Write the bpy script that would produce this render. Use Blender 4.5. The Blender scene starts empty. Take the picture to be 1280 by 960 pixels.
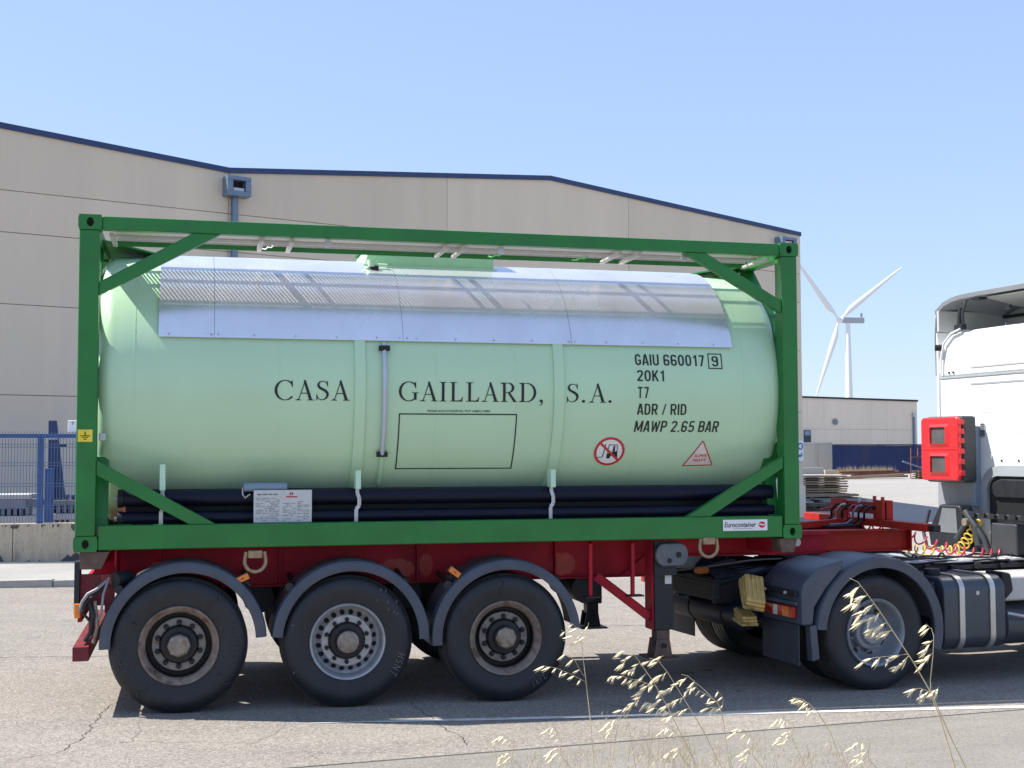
import bpy, bmesh, math, random
from mathutils import Vector, Matrix
from math import sin, cos, pi, radians
random.seed(7)
SC = bpy.context.scene
COL = SC.collection

# ---------------------------------------------------------------- camera
cam_d = bpy.data.cameras.new('camera')
cam = bpy.data.objects.new('camera', cam_d); COL.objects.link(cam); SC.camera = cam
R_ = Vector((0.97008353, -0.24276552, -0.00168514)); U_ = Vector((-0.01122048, -0.0517684, 0.99859608)); F_ = Vector((0.24251193, 0.96870271, 0.05294362))
mw = Matrix(((R_.x, U_.x, -F_.x, 0.86068), (R_.y, U_.y, -F_.y, -10.32499), (R_.z, U_.z, -F_.z, 2.0337), (0, 0, 0, 1)))
cam.matrix_world = mw
cam_d.sensor_width = 36.0; cam_d.lens = 36.0*1600/1280
cam_d.clip_start = 0.05; cam_d.clip_end = 8000

# ---------------------------------------------------------------- light
SUN = Vector((-2.80, 0.85, 3.88)).normalized()
EL = math.asin(SUN.z); AZ = math.atan2(SUN.x, SUN.y)
w = bpy.data.worlds.new('World'); SC.world = w; w.use_nodes = True
nt = w.node_tree; bg = nt.nodes['Background']
sky = nt.nodes.new('ShaderNodeTexSky'); sky.sky_type = 'NISHITA'; sky.sun_disc = False
sky.sun_elevation = EL; sky.sun_rotation = AZ; sky.air_density = 1.0; sky.dust_density = 0.3; sky.ozone_density = 3.0; sky.altitude = 60
tint = nt.nodes.new('ShaderNodeMix'); tint.data_type = 'RGBA'; tint.blend_type = 'MULTIPLY'; tint.inputs[0].default_value = 1.0; tint.inputs[7].default_value = (1.55, 1.78, 2.34, 1)
soft = nt.nodes.new('ShaderNodeGamma'); soft.inputs[1].default_value = .42   # hazy summer sky: flatter gradient
nt.links.new(sky.outputs[0], soft.inputs[0]); nt.links.new(soft.outputs[0], tint.inputs[6]); nt.links.new(tint.outputs[2], bg.inputs[0]); bg.inputs[1].default_value = 0.14
sl = bpy.data.lights.new('sun', 'SUN'); sl.energy = 4.9; sl.angle = radians(0.53); sl.color = (1, 0.96, 0.89)
so = bpy.data.objects.new('sun', sl); COL.objects.link(so); so.rotation_euler = (-SUN).to_track_quat('-Z', 'Y').to_euler()
so.location = (0, 10, 40)
SC.view_settings.view_transform = 'Standard'; SC.view_settings.look = 'None'; SC.view_settings.gamma = 1.0
SC.view_settings.exposure = 0.75

# ---------------------------------------------------------------- materials
def M(name, col, *a, **k):
    r = k.pop('rnd', 0); m = M_(name, col, *a, **k)
    if r:   # small tone difference from panel to panel
        t = m.node_tree; b = t.nodes['Principled BSDF']; src = b.inputs['Base Color'].links[0].from_socket
        oi = t.nodes.new('ShaderNodeObjectInfo'); mr = t.nodes.new('ShaderNodeMapRange'); mr.inputs[3].default_value = 1-r; mr.inputs[4].default_value = 1+r
        mx = t.nodes.new('ShaderNodeMix'); mx.data_type = 'RGBA'; mx.blend_type = 'MULTIPLY'; mx.inputs[0].default_value = 1.0
        t.links.new(oi.outputs['Random'], mr.inputs[0]); t.links.new(src, mx.inputs[6]); t.links.new(mr.outputs[0], mx.inputs[7]); t.links.new(mx.outputs[2], b.inputs['Base Color'])
    return m
def M_(name, col, rough=.5, metal=0, var=.08, vs=6, bump=0, bs=80, col2=None, ms=3, thr=(.55, .7), mix2=1.0, stretch=None, spec=None, col3=None, s3=30, t3=(.6, .66), coat=0, vs2=None):
    m = bpy.data.materials.new(name); m.use_nodes = True
    t = m.node_tree; N = t.nodes; L = t.links; b = N['Principled BSDF']
    tc = N.new('ShaderNodeTexCoord'); mp = N.new('ShaderNodeMapping'); L.new(tc.outputs['Object'], mp.inputs[0])
    if stretch: mp.inputs['Scale'].default_value = stretch
    def noise(s, d=5):
        n = N.new('ShaderNodeTexNoise'); n.inputs['Scale'].default_value = s; n.inputs['Detail'].default_value = d
        n.inputs['Roughness'].default_value = .6; L.new(mp.outputs[0], n.inputs['Vector']); return n
    def mixc(f, a, bb):
        x = N.new('ShaderNodeMix'); x.data_type = 'RGBA'
        if isinstance(f, float): x.inputs[0].default_value = f
        else: L.new(f, x.inputs[0])
        for k, v in ((6, a), (7, bb)):
            if isinstance(v, tuple): x.inputs[k].default_value = (*v, 1)
            else: L.new(v, x.inputs[k])
        return x.outputs[2]
    def ramp(o, a, c):
        r = N.new('ShaderNodeMapRange'); r.inputs[1].default_value = a; r.inputs[2].default_value = c; L.new(o, r.inputs[0]); return r.outputs[0]
    n1 = noise(vs)
    lo = tuple(max(0, c*(1-var)) for c in col); hi = tuple(min(1, c*(1+var)) for c in col)
    out = mixc(ramp(n1.outputs[0], .3, .7), lo, hi)
    if col2:
        n2 = noise(ms, 8); f = ramp(n2.outputs[0], *thr)
        mm = N.new('ShaderNodeMath'); mm.operation = 'MULTIPLY'; mm.inputs[1].default_value = mix2; L.new(f, mm.inputs[0])
        out = mixc(mm.outputs[0], out, col2)
    if col3:
        n3 = noise(s3, 3); out = mixc(ramp(n3.outputs[0], *t3), out, col3)
    L.new(out, b.inputs['Base Color'])
    rr = N.new('ShaderNodeMapRange'); rr.inputs[3].default_value = max(0, rough-.07); rr.inputs[4].default_value = min(1, rough+.07)
    L.new(n1.outputs[0], rr.inputs[0]); L.new(rr.outputs[0], b.inputs['Roughness'])
    b.inputs['Metallic'].default_value = metal
    if spec is not None: b.inputs['Specular IOR Level'].default_value = spec
    if coat: b.inputs['Coat Weight'].default_value = coat; b.inputs['Coat Roughness'].default_value = .08
    if bump:
        nb = noise(bs, 4); bp = N.new('ShaderNodeBump'); bp.inputs['Strength'].default_value = bump; bp.inputs['Distance'].default_value = .01
        L.new(nb.outputs[0], bp.inputs['Height']); L.new(bp.outputs[0], b.inputs['Normal'])
    return m

GREEN = M('frame_green_paint', (.012, .172, .028), .42, var=.14, vs=3, col3=(.02, .13, .035), s3=7, t3=(.62, .8), bump=.04, bs=40)
MINT = M('tank_mint_paint', (.50, .715, .475), .24, var=.03, vs=1.5, bump=.02, bs=3)
MINTB = M('mint_bracket_paint', (.52, .76, .56), .35, var=.03)
STEEL = M('polished_steel', (.86, .86, .88), .26, .66, var=.06, vs=3, bump=.22, bs=4, stretch=(1, 1, .4))
GALV = M('galvanised_steel', (.52, .52, .52), .45, .6, var=.14, vs=25)
GALVP = M('galvanised_plank', (.50, .48, .45), .6, .2, var=.10, vs=25)
NAVY = M('navy_plastic', (.004, .006, .020), .45, spec=.25, var=.15)
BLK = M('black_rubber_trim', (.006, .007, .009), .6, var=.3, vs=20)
INK = M('black_lettering', (.008, .009, .010), .5, var=.1)
WHITEV = M('white_sticker', (.80, .80, .80), .4, var=.03)
GREYV = M('plate_grey', (.56, .56, .55), .45, .1, var=.08, vs=20)
TXTG = M('plate_print_grey', (.22, .22, .23), .6)
REDV = M('red_print', (.55, .03, .03), .45)
YELV = M('yellow_sticker', (.80, .62, .06), .45)
RED = M('chassis_dark_red_paint', (.42, .012, .028), .55, spec=.25, var=.25, vs=3, col2=(.36, .016, .016), ms=2.2, thr=(.58, .64), mix2=.7, col3=(.05, .02, .018), s3=14, t3=(.68, .76), bump=.08, bs=60)
REDD = M('dusty_dull_red', (.17, .030, .034), .7, spec=.2, var=.3, vs=8, col2=(.13, .07, .055), ms=7, thr=(.5, .7), mix2=.7, bump=.1, bs=60)
RED2 = M('chassis_fresh_red_paint', (.40, .020, .012), .55, spec=.25, var=.18, vs=4, col2=(.22, .06, .06), ms=3, thr=(.6, .7), mix2=.5)
RUSTP = M('rusty_brown_steel', (.115, .072, .055), .75, var=.3, vs=15, col2=(.20, .13, .09), ms=8, bump=.2, bs=80)
RINGM = M('worn_ring_steel', (.34, .24, .14), .6, .3, var=.25, vs=30)
GUARD = M('grey_plastic_mudguard', (.058, .070, .094), .42, var=.18, vs=4, col2=(.10, .10, .10), ms=5, thr=(.6, .85), mix2=.35, bump=.05, bs=120)
TYRE = M('tyre_rubber', (.012, .014, .018), .52, var=.35, vs=5, col2=(.034, .032, .030), ms=6, thr=(.55, .85), mix2=.5, bump=.12, bs=60)
TREAD = M('dusty_tread', (.040, .037, .034), .85, var=.4, vs=14, col2=(.085, .075, .062), ms=9, thr=(.5, .75), mix2=.7, bump=.3, bs=70)
FLAP = M('dusty_mudflap', (.030, .036, .048), .6, var=.2, vs=5, col2=(.06, .06, .06), ms=4, thr=(.55, .8), mix2=.6, stretch=(1, 1, .4))
TYRET = M('tyre_letter_rubber', (.028, .029, .034), .6)
CHALK = M('chalk_marks', (.30, .30, .29), .9)
RIMR = M('rusty_rim', (.24, .19, .155), .62, .25, var=.3, vs=12, col2=(.11, .05, .03), ms=9, thr=(.5, .65), mix2=.8, bump=.15, bs=90)
RIMS = M('silver_rim', (.40, .40, .41), .45, .45, var=.15, vs=12, col2=(.22, .16, .12), ms=8, thr=(.56, .75), mix2=.6)
RIMG = M('grey_dusty_rim', (.24, .255, .28), .5, .3, var=.2, vs=8)
HUBD = M('greasy_hub', (.014, .012, .012), .6, var=.4, vs=20)
HUBC = M('hub_cap_metal', (.26, .22, .18), .5, .4, var=.3, vs=25, col2=(.16, .08, .04), ms=14)
DARK = M('chassis_black_paint', (.009, .011, .016), .55, var=.4, vs=8, col2=(.030, .027, .024), ms=6, thr=(.55, .8), mix2=.6)
DARKB = M('chassis_blue_black', (.008, .013, .032), .5, var=.3, vs=8)
AMBER = M('amber_lens', (.75, .22, .03), .25, var=.1)
LRED = M('red_lens', (.42, .025, .015), .18, var=.1)
LAMB = M('orange_lens', (.70, .16, .02), .18, var=.1)
LWHT = M('clear_lens', (.6, .58, .55), .2)
CABW = M('white_cab_paint', (.82, .83, .83), .28, var=.015, vs=2, coat=.3)
CABG = M('grey_cab_panel', (.33, .36, .38), .4, var=.06)
CABL = M('light_grey_liner', (.48, .49, .46), .5, var=.08, vs=4)
BLUEG = M('blue_grey_panel', (.20, .26, .34), .4)
EXTR = M('red_extinguisher_plastic', (.72, .028, .032), .32, var=.06)
EXTK = M('dark_grey_plastic', (.035, .040, .045), .5)
WIN = M('smoked_window', (.10, .095, .095), .15, var=.2)
HOSER = M('red_hose', (.48, .02, .05), .4)
HOSEY = M('yellow_hose', (.62, .42, .05), .4)
CHOCK = M('yellow_chock_plastic', (.54, .37, .12), .6, var=.2, vs=12, col2=(.2, .14, .05), ms=9)
ALU = M('aluminium_plate', (.66, .66, .65), .4, .5, var=.15, vs=10)
TANKA = M('grey_tank_metal', (.065, .078, .092), .35, .4, var=.1, vs=3)
STRAP = M('steel_strap', (.55, .53, .50), .35, .7)
WALLP = M('beige_concrete_panel', (.71, .60, .46), .85, var=.05, vs=.5, col2=(.63, .545, .43), ms=.8, thr=(.5, .72), mix2=.6, stretch=(1.6, 1, .16), rnd=.05, bump=.1, bs=30)
WALLD = M('wall_joint_backing', (.58, .49, .38), .9)  # even beige of the wall core behind the panel joints
FLASH = M('blue_flashing', (.022, .045, .125), .4, var=.15)
PIPEB = M('grey_blue_downpipe', (.16, .22, .30), .4, .2)
SHEDW = M('grey_shed_panel', (.76, .65, .52), .8, var=.05, vs=.4, stretch=(1, 1, .2), rnd=.02)
ANNEX = M('cream_annex_render', (0.492, 0.451, 0.377), .85, var=.06)
CORR = M('blue_corrugated', (.030, .050, .16), .5, var=.15, vs=1, col2=(.06, .07, .13), ms=.5, stretch=(1, 1, .3))
SPOIL = M('grey_spoiler', (.27, .29, .30), .45, var=.08, vs=4)
TURB = M('turbine_white', (.88, .88, .88), .4, var=.02)
FENCEB = M('blue_fence_paint', (.035, .10, .27), .45, var=.15, vs=12)
WIREB = M('blue_grey_wire', (.10, .16, .30), .5)
CONC = M('stained_concrete', (.52, .43, .31), .9, var=.14, vs=5, col2=(.13, .125, .12), ms=2.6, thr=(.56, .78), mix2=.8, bump=.3, bs=60, stretch=(2.2, 1, .55), col3=(.30, .28, .25), s3=22, t3=(.56, .7))
KERBM = M('kerb_concrete', (0.377, 0.361, 0.328), .9, var=.12, vs=8, bump=.2, bs=80)
WOOD = M('weathered_timber', (0.328, 0.238, 0.148), .85, var=.25, vs=9, stretch=(0.820, 0.820, 3.280))
WOODD = M('dark_timber', (.12, .09, .07), .9, var=.3, vs=9)
RUSTB = M('rust_scrap', (.20, .08, .045), .85, var=.35, vs=4)
BEAMG = M('grey_steel_profile', (.26, .26, .27), .6, .3, var=.25, vs=3)
BEAMW = M('pale_steel_profile', (0.508, 0.492, 0.467), .6, .1, var=.15, vs=3)
STRAW = M('dry_oat_straw', (.58, .47, .27), .7, var=.2, vs=30)
HUSK = M('dry_oat_husk', (.78, .66, .42), .65, var=.15, vs=60)
GRASSG = M('half_dry_grass', (.30, .30, .10), .8, var=.3, vs=30)
LINEM = M('worn_white_road_paint', (0.607, 0.590, 0.558), .8, var=.08, vs=12, col2=(0.295, 0.279, 0.254), ms=7, thr=(.56, .72), mix2=.9, bump=.2, bs=90)
OIL = M('oil_stain', (.03, .03, .032), .5, var=.3)

def ground_mat(name, col, dark, agg, crack=0.0, scale=1.0, bump=.5):
    """asphalt / concrete: aggregate speckle, blotches, cracks"""
    m = bpy.data.materials.new(name); m.use_nodes = True
    t = m.node_tree; N = t.nodes; L = t.links; b = N['Principled BSDF']; b.inputs['Roughness'].default_value = .92
    b.inputs['Specular IOR Level'].default_value = .25
    g = N.new('ShaderNodeNewGeometry')
    def noise(s, d=4, st=None):
        n = N.new('ShaderNodeTexNoise'); n.inputs['Scale'].default_value = s; n.inputs['Detail'].default_value = d
        if st:
            mp = N.new('ShaderNodeMapping'); mp.inputs['Scale'].default_value = st; L.new(g.outputs['Position'], mp.inputs[0]); L.new(mp.outputs[0], n.inputs['Vector'])
        else: L.new(g.outputs['Position'], n.inputs['Vector'])
        return n.outputs[0]
    def rng(o, a, c, lo=0., hi=1.):
        r = N.new('ShaderNodeMapRange'); r.inputs[1].default_value = a; r.inputs[2].default_value = c; r.inputs[3].default_value = lo; r.inputs[4].default_value = hi; L.new(o, r.inputs[0]); return r.outputs[0]
    def mixc(f, a, bb):
        x = N.new('ShaderNodeMix'); x.data_type = 'RGBA'; L.new(f, x.inputs[0])
        for k, v in ((6, a), (7, bb)):
            if isinstance(v, tuple): x.inputs[k].default_value = (*v, 1)
            else: L.new(v, x.inputs[k])
        return x.outputs[2]
    c = mixc(rng(noise(.55*scale, 6), .35, .7), tuple(x*.84 for x in col), tuple(x*1.10 for x in col))
    c = mixc(rng(noise(2.6*scale, 6, (.6, 1.6, 1)), .5, .75, 0, .55), c, dark)
    c = mixc(rng(noise(.9*scale, 5, (.10, 1.5, 1)), .48, .68, 0, .38), c, dark)
    c = mixc(rng(noise(7*scale, 3), .60, .72, 0, .30), c, agg)
    v = N.new('ShaderNodeTexVoronoi'); v.inputs['Scale'].default_value = 75*scale; L.new(g.outputs['Position'], v.inputs['Vector'])
    sp = N.new('ShaderNodeSeparateColor'); L.new(v.outputs['Color'], sp.inputs[0])
    c = mixc(rng(sp.outputs[0], .45, .95, 0, .9), c, agg)
    c = mixc(rng(sp.outputs[1], .55, .95, 0, .75), c, dark)
    if crack:
        vc = N.new('ShaderNodeTexVoronoi'); vc.feature = 'DISTANCE_TO_EDGE'; vc.inputs['Scale'].default_value = crack
        nz = N.new('ShaderNodeTexNoise'); nz.inputs['Scale'].default_value = 3.0; nz.inputs['Detail'].default_value = 6; L.new(g.outputs['Position'], nz.inputs['Vector'])
        ad = N.new('ShaderNodeMix'); ad.data_type = 'VECTOR'; ad.inputs[0].default_value = .16
        L.new(g.outputs['Position'], ad.inputs[4]); L.new(nz.outputs['Color'], ad.inputs[5])
        L.new(ad.outputs[1], vc.inputs['Vector'])
        msk = N.new('ShaderNodeMath'); msk.operation = 'MULTIPLY'
        L.new(rng(vc.outputs['Distance'], .0, .004, .5, 0), msk.inputs[0]); L.new(rng(noise(.4, 2), .50, .60), msk.inputs[1])
        c = mixc(msk.outputs[0], c, tuple(x*.4 for x in dark))
    L.new(c, b.inputs['Base Color'])
    bp = N.new('ShaderNodeBump'); bp.inputs['Strength'].default_value = bump; bp.inputs['Distance'].default_value = .006
    L.new(v.outputs['Distance'], bp.inputs['Height']); L.new(bp.outputs[0], b.inputs['Normal'])
    return m
ASPH = ground_mat('old_pale_asphalt', (0.274, 0.242, 0.207), (0.152, 0.138, 0.123), (0.380, 0.342, 0.296), crack=.42)
PAVE = ground_mat('pavement_concrete', (0.255, 0.230, 0.198), (0.165, 0.150, 0.130), (0.310, 0.283, 0.248), scale=1.4, bump=.3)
SIDEW = ground_mat('sidewalk_concrete', (0.357, 0.342, 0.312), (0.251, 0.243, 0.220), (0.395, 0.380, 0.350), scale=1.2, bump=.2)
YARD = ground_mat('dusty_yard_concrete', (0.334, 0.315, 0.285), (0.251, 0.236, 0.213), (0.380, 0.357, 0.327), scale=.25, bump=.2)
PATCH = ground_mat('shadow_toned_ground', (.145, .155, .18), (.10, .105, .12), (.18, .185, .2), scale=.3, bump=.2)  # warehouse's cast shadow as a ground colour; assigned to nothing
EARTH = ground_mat('dry_earth', (0.274, 0.243, 0.190), (0.182, 0.160, 0.114), (0.342, 0.312, 0.251), scale=.4)

# ---------------------------------------------------------------- mesh helpers
class MB:
    def __init__(s): s.v = []; s.f = []
    def add(s, vs, fs):
        o = len(s.v); s.v += [Vector(p) for p in vs]; s.f += [tuple(i+o for i in f) for f in fs]; return s
    def box(s, x0, x1, y0, y1, z0, z1):
        return s.add([(x0, y0, z0), (x1, y0, z0), (x1, y1, z0), (x0, y1, z0), (x0, y0, z1), (x1, y0, z1), (x1, y1, z1), (x0, y1, z1)],
                     [(0, 3, 2, 1), (4, 5, 6, 7), (0, 1, 5, 4), (1, 2, 6, 5), (2, 3, 7, 6), (3, 0, 4, 7)])
    def prism(s, poly, a0, a1, ax='y'):
        """poly: 2D points; ax = extrusion axis. y: poly=(x,z); x: poly=(y,z); z: poly=(x,y)"""
        def P(p, a): return {'y': (p[0], a, p[1]), 'x': (a, p[0], p[1]), 'z': (p[0], p[1], a)}[ax]
        n = len(poly)
        return s.add([P(p, a0) for p in poly]+[P(p, a1) for p in poly],
                     [tuple(range(n)), tuple(range(2*n-1, n-1, -1))]+[(i, (i+1) % n, n+(i+1) % n, n+i) for i in range(n)])
    def beam(s, p0, p1, w, h, up=(0, 0, 1)):
        p0 = Vector(p0); p1 = Vector(p1); d = (p1-p0).normalized(); up = Vector(up)
        sd = d.cross(up)
        if sd.length < 1e-4: sd = d.cross(Vector((0, 1, 0)))
        sd.normalize(); u = sd.cross(d)
        vs = []
        for p in (p0, p1):
            for a, b in ((-1, -1), (1, -1), (1, 1), (-1, 1)): vs.append(p+sd*(a*w/2)+u*(b*h/2))
        return s.add(vs, [(0, 1, 2, 3), (7, 6, 5, 4), (0, 4, 5, 1), (1, 5, 6, 2), (2, 6, 7, 3), (3, 7, 4, 0)])
    def tube(s, pts, r, n=8, caps=True):
        pts = [Vector(p) for p in pts]; rs = r if isinstance(r, (list, tuple)) else [r]*len(pts)
        d0 = (pts[1]-pts[0]).normalized(); ref = Vector((0, 0, 1)) if abs(d0.z) < .9 else Vector((1, 0, 0))
        a = d0.cross(ref).normalized(); o = len(s.v)
        for i, p in enumerate(pts):
            d = (pts[min(i+1, len(pts)-1)]-pts[max(i-1, 0)]).normalized()
            a = (a-d*a.dot(d)).normalized(); b = d.cross(a)
            for k in range(n): s.v.append(p+(a*cos(2*pi*k/n)+b*sin(2*pi*k/n))*rs[i])
        for i in range(len(pts)-1):
            for k in range(n): s.f.append((o+i*n+k, o+i*n+(k+1) % n, o+(i+1)*n+(k+1) % n, o+(i+1)*n+k))
        if caps:
            s.f.append(tuple(o+k for k in range(n-1, -1, -1))); e = o+(len(pts)-1)*n; s.f.append(tuple(e+k for k in range(n)))
        return s
    def lathe(s, prof, c, ax='y', n=48, a0=0, a1=2*pi, sign=1, closed=False):
        """prof: (r, t) along axis; axis y: ring in xz, t added to y"""
        full = abs(a1-a0-2*pi) < 1e-6; m = n if full else n+1; o = len(s.v); c = Vector(c)
        for r, t in prof:
            for k in range(m):
                a = a0+(a1-a0)*k/n; x, z = r*cos(a), r*sin(a)
                s.v.append(c+Vector({'y': (x, t*sign, z), 'x': (t*sign, x, z), 'z': (x, z, t*sign)}[ax]))
        P = len(prof)
        for i in range(P if closed else P-1):
            j = (i+1) % P
            for k in range(n): s.f.append((o+i*m+k, o+i*m+(k+1) % m, o+j*m+(k+1) % m, o+j*m+k))
        if closed and not full:
            s.f.append(tuple(o+i*m for i in range(P))); s.f.append(tuple(o+i*m+n for i in range(P-1, -1, -1)))
        return s
    def disc(s, c, r, n=24, ax='y'):
        c = Vector(c); o = len(s.v)
        for k in range(n):
            x, z = r*cos(2*pi*k/n), r*sin(2*pi*k/n); s.v.append(c+Vector({'y': (x, 0, z), 'x': (0, x, z), 'z': (x, z, 0)}[ax]))
        s.f.append(tuple(range(o, o+n))); return s
    def xf(s, fn): s.v = [Vector(fn(p)) for p in s.v]; return s
    def build(s, name, mat, parent=None, bevel=0, ang=38, seg=2, flat=False, recalc=True):
        o_ = ORG.get(parent.name, Vector()) if parent else Vector()
        me = bpy.data.meshes.new(name); me.from_pydata([tuple(p-o_) for p in s.v], [], s.f); me.validate()
        if recalc:
            bm = bmesh.new(); bm.from_mesh(me); bmesh.ops.recalc_face_normals(bm, faces=bm.faces); bm.to_mesh(me); bm.free()
        me.materials.append(mat)
        if not flat:
            me.polygons.foreach_set('use_smooth', [True]*len(me.polygons)); me.set_sharp_from_angle(angle=radians(ang))
        ob = bpy.data.objects.new(name, me); COL.objects.link(ob)
        if parent: ob.parent = parent; ORG[ob.name] = o_
        if bevel:
            b = ob.modifiers.new('bevel', 'BEVEL'); b.width = bevel; b.segments = seg; b.limit_method = 'ANGLE'; b.angle_limit = radians(40); b.harden_normals = True
        return ob
ORG = {}
def tag(o, label=None, cat=None, group=None, kind=None):
    for k, v in (('label', label), ('category', cat), ('group', group), ('kind', kind)):
        if v: o[k] = v
    return o
def thing(name, loc, label, cat, group=None, rz=0):
    o = bpy.data.objects.new(name, None); COL.objects.link(o); o.location = loc; o.rotation_euler = (0, 0, rz)
    o.empty_display_size = .3
    if rz == 0: ORG[o.name] = Vector(loc)
    return tag(o, label, cat, group)
def subs(o): return [c for c in COL.objects if c.parent == o]
def copy_tree(o, parent=None, delta=None):
    c = o.copy(); COL.objects.link(c)
    if parent is not None: c.parent = parent
    if delta is not None: c.location = o.location+Vector(delta)
    ORG[c.name] = ORG.get(o.name, Vector())
    for ch in KIDS.get(o.name, []): copy_tree(ch, c)
    return c
KIDS = {}
def index_kids():
    KIDS.clear()
    for o in COL.objects:
        if o.parent: KIDS.setdefault(o.parent.name, []).append(o)
def gz(x): return .0335-.0135*max(-9, min(9, x))

def bfont(body, size=1, bold=0, shear=0, xs=1.0, align='LEFT', spacing=1.0):
    """flat mesh (verts in x,y) of text in Blender's built-in sans"""
    cu = bpy.data.curves.new('t', 'FONT'); cu.body = body; cu.size = size; cu.offset = bold; cu.shear = shear; cu.align_x = align; cu.space_character = spacing; cu.resolution_u = 3
    ob = bpy.data.objects.new('t', cu); COL.objects.link(ob)
    dg = bpy.context.evaluated_depsgraph_get(); me = bpy.data.meshes.new_from_object(ob.evaluated_get(dg))
    vs = [(v.co.x*xs, v.co.y) for v in me.vertices]; fs = [tuple(p.vertices) for p in me.polygons]
    bpy.data.objects.remove(ob); bpy.data.curves.remove(cu); bpy.data.meshes.remove(me)
    return vs, fs
def fit(vf, x0, x1, y0, y1):
    vs, fs = vf; a = min(p[0] for p in vs); b = max(p[0] for p in vs); c = min(p[1] for p in vs); d = max(p[1] for p in vs)
    return [(x0+(p[0]-a)/(b-a)*(x1-x0), y0+(p[1]-c)/(d-c)*(y1-y0)) for p in vs], fs
def slab(mb, vf, fn, thick=0):
    vs, fs = vf; mb.add([fn(*p) for p in vs], fs); return mb

# ================================================================ SETTING
def sheet(name, xs, ys, fn, mat, kind='structure'):
    mb = MB(); nx, ny = len(xs), len(ys)
    vs = [(x, y, fn(x, y)) for y in ys for x in xs]
    fs = [(j*nx+i, j*nx+i+1, (j+1)*nx+i+1, (j+1)*nx+i) for j in range(ny-1) for i in range(nx-1)]
    mb.add(vs, fs); o = mb.build(name, mat, flat=True, recalc=False); return tag(o, kind=kind)
sheet('ground', [-3000, -300, -40, -9, -4, 0, 4, 9, 40, 300, 3000], [-3000, -300, -40, -11, -3.9, 0, 10, 40, 300, 3000], lambda x, y: gz(x)-.05, EARTH)
tag(bpy.data.objects['ground'], 'dry pale earth spreading to the horizon', 'ground')
sheet('road', [-40, -9, -4, 0, 4, 9, 60], [-3.2, 0, 4, 10.0], lambda x, y: gz(x), ASPH)
tag(bpy.data.objects['road'], 'old pale asphalt road with fine cracks under the trailer', 'road')
sheet('yard', [1.2, 4, 9, 20, 60, 120], [9.9, 13, 20, 40, 80, 150], lambda x, y: gz(x)-.008, YARD)
tag(bpy.data.objects['yard'], 'dusty concrete yard beside the warehouse', 'yard')
sheet('storage_ground', [-40, -9, -4, 0, 1.2], [12.9, 20, 40], lambda x, y: gz(x)+.01, YARD)
tag(bpy.data.objects['storage_ground'], 'dusty storage ground behind the blue mesh fence', 'ground')
# road edge line, near pavement with its raised edge, verge bank
def lineY(x): return -.62-.077*(x-2.4)
mb = MB(); xs = [1.75+.25*i for i in range(60)]
for a, b in zip(xs[:-1], xs[1:]):
    h0 = .045*min(1, max(.25, (a-1.7)/1.2)); h1 = .045*min(1, max(.25, (b-1.7)/1.2))
    mb.add([(a, lineY(a)-h0, gz(a)+.004), (b, lineY(b)-h1, gz(b)+.004), (b, lineY(b)+h1, gz(b)+.004), (a, lineY(a)+h0, gz(a)+.004)], [(0, 1, 2, 3)])
tag(mb.build('road_marking', LINEM, flat=True), 'worn white edge line along the near side of the road', 'road line', kind='structure')
def edgeY(x): return -1.86+.135*(x-2.31)
mb = MB(); xs = [-12+1.5*i for i in range(22)]
vs = []; fs = []
for x in xs:
    e = edgeY(x); g = gz(x)
    vs += [(x, e, g-.03), (x, e, g+.006), (x, e-.006, g+.012), (x, e-.16, g+.012), (x, -3.55, g+.05), (x, -3.55, g-.03)]
for i in range(len(xs)-1):
    for k in range(5): fs.append((i*6+k, (i+1)*6+k, (i+1)*6+k+1, i*6+k+1))
mb.add(vs, fs); tag(mb.build('near_pavement', PAVE), 'low concrete pavement along the near edge of the road', 'pavement', kind='structure')
sheet('verge', [-40, -9, -4, 0, 4, 9, 40], [-40, -11, -8, -6, -4.6, -3.5], lambda x, y: gz(x)+.065+.42*max(0, min(1, (-3.5-y)/3.2))**1.3, EARTH)
tag(bpy.data.objects['verge'], 'dry earth bank on the near side of the road', 'verge')
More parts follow.
